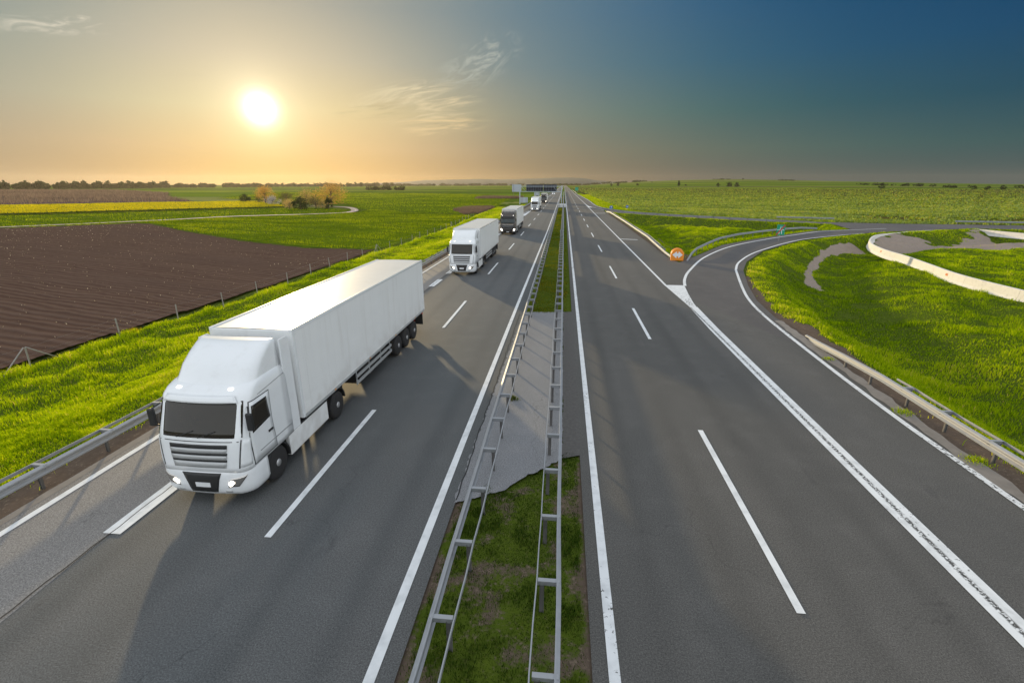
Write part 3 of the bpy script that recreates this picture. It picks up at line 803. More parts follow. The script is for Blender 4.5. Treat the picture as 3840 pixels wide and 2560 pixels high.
v = blades(x, y, np.full(len(x), -1.62), (.2+.35*c)*rng.uniform(.7,1.2,len(x)), r*PX*.5*rng.uniform(.8,1.3,len(x)), rng.uniform(.1,.6,len(x)), np.clip(c*.9+rng.normal(0,.15,len(x)),0,1), None, False)
tag(link('cereal_crop', mesh_np('cereal_crop', v[0], v[1], v[2], False, {'tint': v[3]}), M['wheat']), 'young cereal plants on the far green field behind the bushes', 'crop', None, 'stuff')

x, y = crop_points(GREEN3, 1.8, .35, ROWANG-.1, 16)
r = np.hypot(x, y); c = fbm(x/9, y/5, 53)
v = blades(x, y, np.full(len(x), -1.62), (.2+.3*c)*rng.uniform(.7,1.2,len(x)), r*PX*.5*rng.uniform(.8,1.3,len(x)), rng.uniform(.1,.6,len(x)), np.clip(c*.9+rng.normal(0,.15,len(x)),0,1), None, False)
tag(link('cereal_crop', mesh_np('cereal_crop', v[0], v[1], v[2], False, {'tint': v[3]}), M['wheat']), 'green plants on the narrow strip between rapeseed and dirt track', 'crop', None, 'stuff')
# maize plants: a few arching leaves each
def maize(poly, n, label):
    xs = [p[0] for p in poly]; ys = [p[1] for p in poly]
    rr = 1/rng.uniform(1/1250, 1/85, n); az = rng.uniform(R(.5), R(46), n)
    x = rr*np.sin(az); y = rr*np.cos(az)
    k = frame_ok(x, y) & (pdist(x, y, poly) < -.2); x, y = x[k], y[k]
    bare = fbm(x/14, y/6, 61) + ss(40, 110, x)*ss(160, 112, y)*.45
    k = bare + rng.normal(0, .1, len(x)) < .74; x, y = x[k], y[k]
    r = np.hypot(x, y); c = fbm(x/10, y/8, 62)
    ps = []; tp = np.clip(.2+.6*c+rng.normal(0,.2,len(x)),0,1)
    for j in range(4):
        h = (.45+.4*c)*rng.uniform(.7,1.3,len(x))
        ps.append(blades(x+rng.normal(0,.05,len(x)), y+rng.normal(0,.05,len(x)), np.full(len(x), -.5), h, np.maximum(.07, r*PX*.40)*rng.uniform(.7,1.3,len(x)), rng.uniform(.5,1.3,len(x)), np.clip(tp+rng.normal(0,.12,len(x)),0,1)))
    V, L, T, A = merge(ps)
    print('maize', len(T))
    tag(link('maize_crop', mesh_np('maize_crop', V, L, T, False, {'tint': A}), M['corn']), label, 'crop', None, 'stuff')
maize(CORN, 170000, 'rows of young maize plants with bare soil patches near the side road')

# rapeseed
n = 90000
xs = [p[0] for p in RAPE]; ys = [p[1] for p in RAPE]
x = rng.uniform(min(xs), max(xs), n*4); y = rng.uniform(min(ys), max(ys), n*4)
k = frame_ok(x, y) & (pdist(x, y, RAPE) < -.2); x, y = x[k][:n], y[k][:n]
c = fbm(x/9, y/6, 71); r = np.hypot(x, y); m_ = len(x)
hh = (.75+.45*c)*rng.uniform(.85,1.1,m_)
v1 = blades(x, y, np.full(m_, -1.55), hh*.8, r*PX*.55, rng.uniform(.05,.2,m_), np.clip(.05+.3*c+rng.normal(0,.06,m_),0,.4), None, False)
v2 = blades(x, y, -1.55+hh*.62, np.full(m_, .35), r*PX*.75, rng.uniform(.3,1.0,m_), np.where(rng.random(m_)<.13, .2, np.clip(.52+.5*c+rng.normal(0,.1,m_),.5,1)))
V, L, T, A = merge([v1, v2])
tag(link('rapeseed_crop', mesh_np('rapeseed_crop', V, L, T, False, {'tint': A}), M['rape']), 'yellow rapeseed flowers on green stems in the left strip', 'crop', None, 'stuff')
# reeds
def reeds(poly, n, hgt, label, w=.6):
    xs = [p[0] for p in poly]; ys = [p[1] for p in poly]
    x = rng.uniform(min(xs), max(xs), n*4); y = rng.uniform(min(ys), max(ys), n*4)
    k = frame_ok(x, y) & (pdist(x, y, poly) < -.2); x, y = x[k][:n], y[k][:n]; m = len(x)
    c = fbm(x/25, y/15, 81); r = np.hypot(x, y)
    v = blades(x, y, np.full(m, -1.7), hgt*(.5+.9*c)*rng.uniform(.7,1.1,m), r*PX*w, rng.uniform(.05,.3,m), np.clip(c+rng.normal(0,.2,m),0,1), None, False)
    tag(link('reed_bed', mesh_np('reed_bed', v[0], v[1], v[2], False, {'tint': v[3]}), M['reed']), label, 'reeds', None, 'stuff')
reeds(REEDF, 40000, 2.2, 'dry brown reeds filling the hollow behind the rapeseed')
reeds([(-42.3,188),(-40,212),(-32,222),(-28.5,210),(-28.3,168),(-32.3,161)], 7000, 1.1, 'patch of dry brown reeds by the verge near the gantry', .45)
reeds([(-60,335),(-30,340),(-29,372),(-62,380)], 4000, 1.6, 'distant brown reeds under the big blank sign', .5)
# straw litter on the ploughed soil
n = 2600
x = rng.uniform(-140,-29,n*3); y = rng.uniform(8,116,n*3)
k = frame_ok(x, y) & (pdist(x, y, PLOUGH) < -.5) & (rng.random(n*3) < fbm(x/8, y/8, 91)**1.5*1.4); x, y = x[k], y[k]; m = len(x)
r = np.hypot(x, y)
v = blades(x, y, np.full(m, -1.42), np.full(m, .05)+.07*rng.random(m), np.clip(r*PX*.4, .06, .26)*rng.uniform(.3,1.5,m), np.full(m, 1.5), rng.random(m))
tag(link('straw', mesh_np('straw', v[0], v[1], v[2], False, {'tint': v[3]}), M['straw']), 'pale straw bits littering the ploughed soil', 'straw', None, 'stuff')

# ------------------------------------------------------------------ trees
def quads_mesh(c, size, tint, up=.4):
    n = len(c)
    a = rng.normal(size=(n,3)); a /= np.linalg.norm(a,axis=1)[:,None]
    b = rng.normal(size=(n,3)); b -= a*(a*b).sum(1)[:,None]; b /= np.linalg.norm(b,axis=1)[:,None]
    s = (size*rng.uniform(.6,1.4,n))[:,None]
    v = np.stack([c-a*s*.5, c+b*s*.32, c+a*s*.5, c-b*s*.32], 1).reshape(-1,3)
    return v, np.arange(n*4), np.full(n,4), np.repeat(tint,4)

def make_tree(name, h, w, leafmat, n_leaf, leaf, trunk_h=.15, dense_=.5, shape=1.0, seed=0, flat=False):
    """returns (trunk mesh, crown mesh): a tapered trunk with limbs, and leaf clumps round the limb ends"""
    rs = np.random.default_rng(seed)
    mb = MB()
    nb = 26
    mb.tube([(0,0,-.1),(rs.normal(0,.03*h),rs.normal(0,.03*h),h*.4),(rs.normal(0,.04*h),rs.normal(0,.04*h),h*.82)], [h*.035,h*.024,h*.006], 6)
    ends = []
    for i in range(nb):
        t = rs.uniform(0,1)**.8
        zc = trunk_h*h + (h*(1-trunk_h))*t*.95
        rad = w/2*math.sin(math.pi*min(1,(t*.86+.14)))**.7*rs.uniform(.45,1.0) if shape < 1.5 else w/2*(1-t)**.7*rs.uniform(.5,1)
        a = i*2.4 + rs.uniform(-.3,.3)
        e = Vector((rad*math.cos(a), rad*math.sin(a), zc)); ends.append(e)
        st = Vector((0,0,min(zc*.6, h*.6)))
        mb.tube([st, st.lerp(e,.55)+Vector((0,0,.03*h)), e], [h*.012,h*.007,h*.003], 4)
    tm = mb
    E_ = np.array([tuple(e) for e in ends])
    pick = rs.integers(0, len(E_), n_leaf)
    sp = w*.105/dense_*.5
    c = E_[pick] + rs.normal(0, 1, (n_leaf,3))*np.array([sp, sp, sp*.8])
    c[:,2] = np.clip(c[:,2], trunk_h*h*.6, None)
    tb = rs.uniform(.1,.9,len(E_))
    tint = np.clip(tb[pick]*.6+rs.uniform(0,.4,n_leaf),0,1)
    v,l,t,a_ = quads_mesh(c, np.full(n_leaf, leaf), tint)
    return tm, mesh_np(name+'_crown', v, l, t, False, {'tint': a_}), leafmat

def plant_tree(name, loc, h, w, leafmat, n_leaf, leaf, label, cat, group=None, **kw):
    o = empty(name, loc)
    tag(o, label, cat, group)
    tm, cm, lm = make_tree(name, h, w, leafmat, n_leaf, leaf, **kw)
    tm.build('trunk', M['bark'], o)
    link('crown', cm, M[leafmat], o)
    return o
BG = 'bushes and trees by the dirt track'
for i, (nm, x, y, h, w, lm, n, lf, lab, cat, th_, dn, sh) in enumerate([
    ('round_bush', -164, 245, 4.0, 5.8, 'leaf_dark', 1100, .42, 'dark round bush standing alone at the rapeseed end', 'bush', .05, .55, 1),
    ('ash_tree', -144, 231, 8.2, 9.0, 'leaf_orange', 2600, .34, 'tall orange leaved round tree second from the left in the clump', 'tree', .12, .5, 1),
    ('shrub', -152, 238, 4.0, 4.8, 'leaf_brown', 600, .34, 'low brownish shrub at the foot of the round orange tree', 'shrub', .05, .45, 1),
    ('blossom_shrub', -132.7, 218, 4.1, 6.4, 'leaf_white', 1500, .32, 'white blossoming shrub right of the round orange tree', 'shrub', .05, .55, 1),
    ('field_tree', -139.3, 241, 5.0, 7.4, 'leaf_brown', 1500, .34, 'olive brown small tree behind the white blossom shrub', 'tree', .2, .45, 1),
    ('sapling', -108.3, 189, 3.6, 3.4, 'leaf_pale', 500, .28, 'slim pale blossoming sapling in the front of the clump', 'tree', .15, .4, 1),
    ('cone_bush', -102.7, 187.3, 4.6, 6.0, 'leaf_dark', 1700, .4, 'dark dome shaped bush in the middle of the clump', 'bush', .03, .6, 1),
    ('field_tree', -124.3, 233, 6.0, 9.6, 'leaf_pale', 2300, .34, 'wide pale leaved tree behind the dark dome bush', 'tree', .12, .42, 1),
    ('field_tree', -99.2, 192.6, 5.0, 5.4, 'leaf_brown', 1000, .32, 'small olive tree with bare trunk between two dark bushes', 'tree', .3, .42, 1),
    ('cone_bush', -94, 193.2, 4.1, 3.8, 'leaf_dark', 1000, .38, 'dark upright bush beside the dirt track bend', 'bush', .03, .65, 1),
    ('shrub', -117.5, 205, 3.4, 5.0, 'leaf_pale', 900, .3, 'low pale shrub between the white blossom and the dark dome bush', 'shrub', .05, .5, 1),
    ('shrub', -101.5, 203, 3.2, 5.6, 'leaf_pale', 900, .3, 'low pale shrub at the foot of the biggest orange tree', 'shrub', .05, .5, 1),
    ('ash_tree', -112.2, 234.4, 9.6, 13.5, 'leaf_orange', 4200, .36, 'biggest tree of the clump with wide pale orange crown', 'tree', .1, .42, 1)]):
    plant_tree(nm, (x, y, -1.62), h, w, lm, n, lf, lab, cat, BG, trunk_h=th_, dense_=dn, shape=sh, seed=100+i)

def wood(pts, hgt, spacing, per, leaf, label, rows=2, mat='wood_leaf', name='woodland', zb=None):
    V=[];cx=[]
    for i in range(len(pts)-1):
        a, b = pts[i], pts[i+1]; L = math.hypot(b[0]-a[0], b[1]-a[1]); n = max(1,int(L/spacing))
        for k in range(n*rows):
            t = rng.random(); row = k % rows
            cx.append((a[0]+(b[0]-a[0])*t + rng.normal(0,spacing*.3), a[1]+(b[1]-a[1])*t + row*spacing*1.2, hgt*(.55+.55*rng.random()**1.5)))
    cs=[];tt=[];ls=[]
    for x,y,h in cx:
        z0 = gz(x,y) if zb is None else zb
        m = per; u = rng.normal(size=(m,3)); u /= np.linalg.norm(u,axis=1)[:,None]
        rr_ = rng.random(m)**.4
        c = u*rr_[:,None]*np.array([spacing*.75, spacing*.6, h*.5]) + np.array([x,y,z0+h*.5])
        cs.append(c); tt.append(np.clip(rng.uniform(.1,.6)+rng.normal(0,.2,m),0,1)); ls.append(np.full(m,leaf))
    v,l,t,a = quads_mesh(np.concatenate(cs), np.concatenate(ls), np.concatenate(tt))
    return tag(link(name, mesh_np(name, v, l, t, False, {'tint': a}), M[mat]), label, 'woodland', None, 'stuff')
def pol(azd, r): return (r*math.sin(R(azd)), r*math.cos(R(azd)))
wood([pol(-56,1200), pol(-50,1250), pol(-44,1350), pol(-40,1450)], 15, 9, 120, 4.0, 'dark wood on the skyline at the far left', 3)
wood([pol(-42,1500), pol(-36,1550), pol(-30,1700), pol(-25,1900)], 12, 10, 90, 4.0, 'distant wood under the low sun', 2)
wood([pol(-26,1700), pol(-23,1750), pol(-19,1900)], 14, 10, 80, 4.0, 'distant wood right of the sun', 2)
wood([pol(-22.0,830), pol(-17.8,800)], 7, 5, 70, 1.8, 'long dark thicket in the middle of the far green field', 2)
wood([pol(-22,2300), pol(-16,2400), pol(-10,2500), pol(0,2700), pol(5,2700)], 11, 22, 50, 7, 'faint treeline below the blue hills', 2)
wood([pol(5,2700), pol(9,2600)], 9, 28, 30, 9, 'faint treeline right of the motorway vanishing point', 1)

# single trees and hedges on the far right rise: (image-derived azimuth, range, height, width)
RT = [(5.2,1500,7,8.5,'smaller of two roundish trees near the road vanishing point'),(5.9,1450,9,9,'larger of two roundish trees near the road vanishing point'),
      (8.0,1500,7,8,'lone round tree right of the pair by the vanishing point'),(9.5,2000,5,6,'tiny tree on the skyline left of the poplar'),
      (12.3,1350,14,7,'slim tall tree on the distant rise'),(13.0,1380,4,5,'small bush right of the slim tall tree'),
      (16.2,1250,8,8.5,'round tree left of the field copse'),(17.3,1250,11,12,'biggest tree in the middle of the field copse'),
      (18.0,1230,10,9,'tree at the right end of the field copse'),(18.5,2350,7,7,'small tree on the skyline above the copse'),
      (30.2,1100,9.5,10,'lone broad tree above the maize'),(36.5,1000,6,7,'left of three trees at the far right rise'),
      (37.3,980,6,7.5,'middle of three trees at the far right rise'),(38.2,1000,7,8,'right of three trees at the far right rise')]
for i,(azd,r,h,w,lab) in enumerate(RT):
    px_, py_ = pol(azd, r)
    plant_tree('far_tree', (px_, py_, gz(px_, py_)-.3), h, w, 'leaf_dark', 260, max(1.0, h*.16), lab, 'tree', 'trees on the far right farmland', trunk_h=.12, dense_=.6, seed=300+i)
wood([pol(16.9,1290), pol(18.2,1300)], 6, 7, 30, 2.2, 'low copse of bushes around the field trees', 1)
wood([pol(14.8,2500), pol(17.2,2600)], 5, 16, 22, 4, 'thin hedge on the skyline of the rise', 1)
wood([pol(21,2300), pol(23.5,2350)], 5, 16, 22, 4, 'short hedge on the skyline further right', 1)
wood([pol(28.5,1700), pol(31.0,1600), pol(34,1500)], 7, 10, 26, 3, 'long hedge crossing the rise above the maize', 1)
wood([pol(34.5,1350), pol(36.6,1300)], 7, 9, 26, 3, 'hedge with taller trees at the right of the rise', 1)
wood([pol(38.6,1250), pol(42,1200)], 7, 9, 26, 3, 'hedge leaving the picture at the far right', 1)

# hills
hx = np.linspace(-24, 9, 120); hv=[]; 
HP = np.interp(hx, [-24,-19,-15.5,-12,-9.5,-7,-4,-2,-1,.8,2,3.2,4.5,6.5,9], [.0,.10,.36,.46,.50,.44,.52,.60,.64,.66,.58,.40,.28,.14,0])
HP = np.maximum(0, HP + (fbm(hx*1.3, hx*0, 5)-.5)*.06)
rows_ = []
for rr_, f_ in ((2900,0.0),(3150,.5),(3450,1.0),(3750,.9),(4150,0.0)):
    rows_.append(np.stack([rr_*np.sin(np.radians(hx)), rr_*np.cos(np.radians(hx)), np.where(f_ > 0, f_*(8+3450*np.tan(np.radians(HP))*1.0), -4)*np.ones_like(hx) - (HP < .02)*3], -1))
hv = np.stack(rows_); ii = np.arange(hv.shape[0]*hv.shape[1]).reshape(hv.shape[:2])
q = np.stack([ii[:-1,:-1], ii[:-1,1:], ii[1:,1:], ii[1:,:-1]], -1).reshape(-1,4)
tag(link('hills', mesh_np('hills', hv, q, np.full(len(q),4), True), M['hills']), 'low bluish hills behind the end of the motorway', None, None, 'structure')

# ------------------------------------------------------------------ guardrails
WPROF = [(.0,.155),(.012,.15),(.075,.115),(.08,.075),(.02,.03),(.015,0),(.02,-.03),(.08,-.075),(.075,-.115),(.012,-.15),(.0,-.155)]
def resample(path, step):
    out=[]; 
    for i in range(len(path)-1):
        a=np.array(path[i],float); b=np.array(path[i+1],float); L=np.linalg.norm((b-a)[:2]); n=max(1,int(round(L/step)))
        for k in range(n): out.append(tuple(a+(b-a)*k/n))
    out.append(tuple(path[-1])); return out
def guardrail(label, path, side, spacing=1.9, arm=.42, strap=True, spacer=True, limit=100, y_strap=None, start=.6, wob=.012, group='steel guardrails'):
    """path: (x,y,ztop). side=+1: posts stand to the left of travel along the path, -1: to the right"""
    p0 = path[0]
    root = empty('guardrail', (p0[0], p0[1], 0)); tag(root, label, 'guardrail', group)
    def L(p): return (p[0]-p0[0], p[1]-p0[1], p[2])
    pts = resample(path, 2.0)
    def frame(i, P_):
        a = Vector(P_[max(i-1,0)]); b = Vector(P_[min(i+1,len(P_)-1)]); d = (b-a); d.z = 0; d.normalize()
        return d, Vector((-d.y, d.x, 0))
    mb = MB(); rows=[]
    for i,p in enumerate(pts):
        d, nrm = frame(i, pts); o = Vector(L(p)); jx = random.uniform(-wob, wob)
        ring = [o - nrm*side*(q[0]+jx-.05) + Vector((0,0,q[1]-.155)) for q in WPROF] + [o - nrm*side*(q[0]+jx-.062) + Vector((0,0,q[1]-.155)) for q in reversed(WPROF)]
        rows.append([tuple(v) for v in ring])
    V = mb.grid(rows, True, False); mb.bm.faces.new(V[0]); mb.bm.faces.new(V[-1][::-1])
    mb.build('rail', M['galv'], root)
    # stations
    st=[]; cum=0; nxt=start
    for i in range(len(path)-1):
        a=np.array(path[i],float); b=np.array(path[i+1],float); Ls=np.linalg.norm((b-a)[:2])
        while nxt <= cum+Ls:
            t=(nxt-cum)/Ls; d=(b-a)[:2]/Ls; st.append((a+(b-a)*t, d)); nxt += spacing
        cum += Ls
    if strap:
        sp_=[]
        for c,d in st:
            n_=Vector((-d[1],d[0],0))*side
            for f_ in (0.0,.5):
                cc = Vector(c)+Vector((d[0],d[1],0))*spacing*f_ + n_*(arm+.03+random.uniform(-.018,.018))
                if y_strap and not (y_strap[0] <= cc.y <= y_strap[1]): continue
                sp_.append(Vector(L((cc.x, cc.y, c[2]-.07+random.uniform(-.012,.012)))))
        if len(sp_) > 2:
            mb=MB(); rows=[]
            for i,p in enumerate(sp_):
                d=(sp_[min(i+1,len(sp_)-1)]-sp_[max(i-1,0)]); d.z=0; d.normalize(); n_=Vector((-d.y,d.x,0))
                rows.append([tuple(p+n_*a_+Vector((0,0,b_))) for a_,b_ in ((-.012,-.045),(.012,-.045),(.012,.045),(-.012,.045))])
            V=mb.grid(rows,True,False); mb.bm.faces.new(V[0]); mb.bm.faces.new(V[-1][::-1])
            mb.build('strap', M['galv'], root)
    postm = spm = None
    extra_p, extra_s = MB(), MB(); ne=0
    for k,(c,d) in enumerate(st):
        ang=math.atan2(d[1],d[0]); n_=Vector((-d[1],d[0],0))*side
        reach = arm if spacer else .1
        has_arm = spacer and (not y_strap or y_strap[0] <= c[1] <= y_strap[1])
        if not has_arm: reach = .1
        gzv = gz(c[0]+n_.x*reach, c[1]+n_.y*reach)
        top = c[2]-.10 if has_arm else c[2]-.02
        if top < gzv+.25: continue
        pos = Vector(L((c[0]+n_.x*(reach-.08 if has_arm else reach), c[1]+n_.y*(reach-.08 if has_arm else reach), 0)))
        if k < limit:
            if postm is None:
                mb=MB(); hgt=1.0
                mb.box(-.03,.03,-.045,-.038,0,1); mb.box(-.03,.03,.038,.045,0,1); mb.box(-.004,.004,-.0379,.0379,0,1)
                o=mb.build('post', M['post_steel'], root); postm=o.data
            else: o=link('post', postm, None, root)
            o.location=(pos.x,pos.y,gzv-.1); o.rotation_euler=(0,0,ang); o.scale=(1,1,top-gzv+.1)
            if has_arm:
                if spm is None:
                    mb=MB(); mb.prism([(-.045,0),(.045,0),(.045,-.012),(.012,-.012),(.012,-.13),(-.012,-.13),(-.012,-.012),(-.045,-.012)],'y',0,arm*1.0)
                    o=mb.build('spacer', M['galv'], root); spm=o.data
                else: o=link('spacer', spm, None, root)
                q_=Vector(L((c[0],c[1],c[2]-.01))); o.location=q_; o.rotation_euler=(0,0,ang+(0 if side>0 else math.pi))
        else:
            ne+=1
            extra_p.box(pos.x-.05,pos.x+.05,pos.y-.04,pos.y+.04,gzv-.05,top)
            if has_arm:
                a_=sorted((c[0]-p0[0], c[0]-p0[0]+n_.x*arm)); extra_s.box(a_[0],a_[1]+1e-3,c[1]-p0[1]-.045,c[1]-p0[1]+.045,c[2]-.14,c[2]-.01)
    if ne:
        tag(extra_p.build('post', M['post_steel'], root), 'far posts of the guardrail', None, None, 'stuff')
        if spacer: tag(extra_s.build('spacer', M['galv'], root), 'far spacer arms of the guardrail', None, None, 'stuff')
    return root
Zr=.75
guardrail('guardrail on the median edge beside the truck lanes', [(-2.12,0,Zr),(-2.15,8,Zr),(-2.17,33,Zr),(-2.17,200,Zr),(-2.17,520,Zr)], -1, 1.93, start=.72)
guardrail('guardrail on the median edge beside the empty carriageway', [(.17,0,Zr),(.15,9,Zr),(.13,34,Zr),(.13,78,Zr),(.05,81,Zr),(.15,84,Zr),(.13,200,Zr),(.13,520,Zr)], 1, 1.93, start=1.75)
guardrail('long guardrail along the left grass verge', [(-13.98,2,Zr),(-13.95,9,Zr),(-13.8,14,Zr),(-13.65,30,Zr),(-13.4,48,Zr),(-13.2,100,Zr),(-13.15,155,Zr),(-13.3,195,Zr),(-13.5,237,Zr),(-13.3,600,Zr)], 1, 2.0, start=2.2)
guardrail('gold lit guardrail beginning low beside the right shoulder', [(12.86,3,Zr),(12.9,9,Zr),(12.92,16,Zr),(12.97,19.5,Zr),(13.05,22.5,.6),(13.3,25,.34),(13.6,27.2,.1)], -1, 2.0, y_strap=(0,19.8), start=1.3)
guardrail('sunlit guardrail on the gore edge of the empty carriageway', [(12.6,56.6,.12),(12.2,59.5,.42),(11.95,63.5,Zr),(12.5,75,Zr),(12.75,110,Zr),(12.75,140,Zr),(12.2,145,.6)], -1, 1.35, start=4.5)
guardrail('blue grey guardrail curving along the exit ramp', [(13.6,54.6,.1),(14.7,57.3,.62),(16.2,61,Zr),(18.9,66.5,Zr),(22.4,73.2,Zr),(27.0,79.5,Zr),(32.4,85.0,Zr),(37.5,89.6,Zr),(42.5,93.5,.7),(46.5,96.2,.4)], 1, 3.3, .1, False, False, start=4)
guardrail('thin guardrail along the slip road by the maize', [(15.3,143.8,.5),(17.2,143.0,.75),(28.7,129.3,Zr),(38.9,119.4,Zr),(46,113.8,.6)], -1, 4.0, .1, False, False, start=1.5)
guardrail('short guardrail beyond the slip road before the maize', [(50.5,124.4,.7),(55,122.6,.7),(61.5,120.4,.7)], 1, 3.0, .1, False, False, start=.5)
guardrail('guardrail beyond the side road at the right edge', [(82,113.4,.7),(92,111.4,.7),(112,107,.7)], 1, 3.0, .1, False, False, start=.5)
guardrail('short gold guardrail far along the right verge', [(10.6,430,Zr),(10.2,520,Zr),(10.1,640,Zr)], -1, 4.0, .1, False, False, start=1)

# ------------------------------------------------------------------ wire fence along the ploughed field
fr = empty('wire_fence', (-29, 22, -1.4)); tag(fr, 'thin wire fence with grey posts along the field edge', 'fence')
pm=None; tops=[]
def fx_at(y): return float(np.interp(y, FENCE_Y, FENCE_X))
yy=22.0; brace=[22.0]
ypost=[18.0,22.0,27.5,31.8,36.1,40.3,44.9,49.5,54,58.6,63.2,68,72.5,77,81.5,86,91,96,101,106,111,116,121,126,131,136,141,146]
for y_ in ypost:
    x_=fx_at(y_)+.35; z_=gz(x_,y_)
    if pm is None:
        mb=MB(); mb.prism([(-.035,-.035),(.035,-.035),(.035,.035),(-.035,.035)],'z',0,1,.006); o=mb.build('post',M['wood_post'],fr); pm=o.data
    else: o=link('post',pm,None,fr)
    o.location=(x_+29,y_-22,z_+1.4-.2); o.scale=(.85,.85,1.5); o.rotation_euler=(random.uniform(-.05,.05),random.uniform(-.05,.05),0)
    tops.append((x_+29,y_-22,z_+1.4))
    if y_ in (22.0,68,111):
        for s_ in (-1,1):
            MB().tube([(x_+29,y_-22+.05*s_,z_+1.4+1.3),(x_+29+.15,y_-22+1.7*s_,z_+1.4+.0)],.035,6).build('brace',M['wood_post'],fr)
for hh_ in (.35,.8,1.25):
    MB().tube([(a,b,c+hh_) for a,b,c in tops],.0035,3).build('wire',M['galv'],fr)

# ------------------------------------------------------------------ concrete barrier walls
def barrier(label, path, segs):
    p0=path[0]; root=empty('concrete_barrier',(p0[0],p0[1],0)); tag(root,label,'barrier','concrete barriers around the yard')
    prof=[(-.30,0),(-.30,.10),(-.18,.34),(-.11,1.0),(.11,1.0),(.18,.34),(.30,.10),(.30,0)]
    pts=catmull(path,10)
    cum=[0]
    for i in range(1,len(pts)): cum.append(cum[-1]+math.hypot(pts[i][0]-pts[i-1][0],pts[i][1]-pts[i-1][1]))
    tot=cum[-1]; n=max(1,round(tot/segs)); 
    def at(s):
        s=min(max(s,0),tot); i=max(j for j in range(len(cum)) if cum[j]<=s+1e-9); i=min(i,len(pts)-2)
        t=(s-cum[i])/max(1e-6,cum[i+1]-cum[i]); a,b=pts[i],pts[i+1]; d=Vector((b[0]-a[0],b[1]-a[1],0)).normalized()
        return Vector((a[0]+(b[0]-a[0])*t,a[1]+(b[1]-a[1])*t,0)), d
    for k in range(n):
        s0=tot*k/n+.012; s1=tot*(k+1)/n-.012; mb=MB(); rows=[]
        for j in range(7):
            c,d=at(s0+(s1-s0)*j/6); nn=Vector((-d.y,d.x,0)); zb=-1.0
            rows.append([(c.x-p0[0]+nn.x*a,c.y-p0[1]+nn.y*a,zb+z_) for a,z_ in prof])
        V=mb.grid(rows,True,False); mb.bm.faces.new(V[0]); mb.bm.faces.new(V[-1][::-1])
        o=mb.build('wall_segment',M['concrete'],root)
        if k in (1,3,6):   # painted lifting mark
            c,d=at((s0+s1)/2); nn=Vector((-d.y,d.x,0))
            mk=MB(); r_=[]
            for sg in (-.25,.25):
                r_.append([(c.x-p0[0]+d.x*sg+nn.x*a*SG,c.y-p0[1]+d.y*sg+nn.y*a*SG,-1.0+z_) for SG in (1,) for a,z_ in ((.161,.54),(.137,.76))])
            mk.grid(r_,False,False)
            r2=[[(x_-nn.x*.0,y_,z_) for x_,y_,z_ in rr2] for rr2 in r_]
            mk.build('orange_mark',M['stain_orange'],o,False)
    return root
barrier('white concrete wall curving round the grassy yard', [(37.4,30),(36.75,38),(36.7,44),(37.2,49.5),(38.9,56.2),(40.3,61.7),(41.4,67.5),(43.3,73.4),(45.3,77.6),(47.6,81.6),(51.5,87.0),(56.5,91.0),(63,95.4),(69.8,99.4),(76.6,102.4)], 6.0)
barrier('white concrete wall on the far side of the yard', [(77.15,101.9),(77.9,96.2),(78.9,91),(80.5,80)], 5.0)

# ------------------------------------------------------------------ orange gore marker
bo=empty('gore_bollard',(12.62,55.0,-.02),R(-8)); bo.scale=(.88,.88,.92); tag(bo,'orange rounded gore marker with white double arrow','road marker')
arch=[(-.75,0),(.75,0),(.78,.75)]+[(.78*math.cos(a),.75+.68*math.sin(a)) for a in np.linspace(.12,math.pi-.12,16)]+[(-.78,.75)]
MB().prism(arch,'y',-.02,1.05,.09).build('body',M['orange'],bo)
arr=[(-.62,.72),(-.10,1.14),(-.10,.90),(.10,.90),(.10,1.14),(.62,.72),(.10,.30),(.10,.54),(-.10,.54),(-.10,.30)]
mb=MB(); mb.prism(arr,'y',-.028,-.0205); mb.build('arrow',M['arrow_white'],bo)

# ------------------------------------------------------------------ signs
def round_sign(label, loc, zc, dia, arrow, group):
    o=empty('blue_sign',loc); tag(o,label,'road sign',group)
    MB().tube([(0,.04,-.3),(0,.04,zc+dia*.4)],.03,8).build('pole',M['galv'],o)
    f=MB(); f.prism([(dia/2*math.cos(a),zc+dia/2*math.sin(a)) for a in np.linspace(0,2*math.pi,28,endpoint=False)],'y',-.01,.006); f.build('disc',M['sign_blue'],o)
    MB().prism(arrow,'y',-.018,-.0105).build('symbol',M['arrow_white'],o)
up=lambda zc:[(-.05,zc-.32),(.05,zc-.32),(.05,zc+.1),(.17,zc-.02),(.17,zc+.12),(0,zc+.33),(-.17,zc+.12),(-.17,zc-.02),(-.05,zc+.1)]
rt=lambda zc:[(-.34,zc-.06),(.1,zc-.06),(.1,zc-.17),(.34,zc),(.1,zc+.17),(.1,zc+.06),(-.34,zc+.06)]
round_sign('round blue sign with white up arrow at the gore end',(13.9,149,0),1.5,.98,up(1.5),'round blue signs')
round_sign('round blue sign with white sideways arrow beside the maize',(19.9,160.5,-.2),1.45,.86,rt(1.45),'round blue signs')
so=empty('motorway_end_sign',(31.0,74.2,gz(31,74.2)),R(-18)); tag(so,'green motorway end sign with red slash by the ramp','road sign')
zb=.95-gz(31,74.2)*0
MB().tube([(-.05,.05,-.2),(0,.05,2.2)],.035,8).build('pole',M['galv'],so)
fb=MB(); fb.box(-.53,.53,-.012,.008,1.12,2.58,.004); fb.build('panel',M['sign_green'],so)
mk=MB()
for s_ in (-1,1):
    mk.prism([(s_*.09-.055*0+(-.12 if s_<0 else .02),1.28),(s_*.09+(-.02 if s_<0 else .12),1.28),(s_*.05+(.0 if s_<0 else .03),2.36),(s_*.05+(-.03 if s_<0 else .0),2.36)],'y',-.019,-.0125)
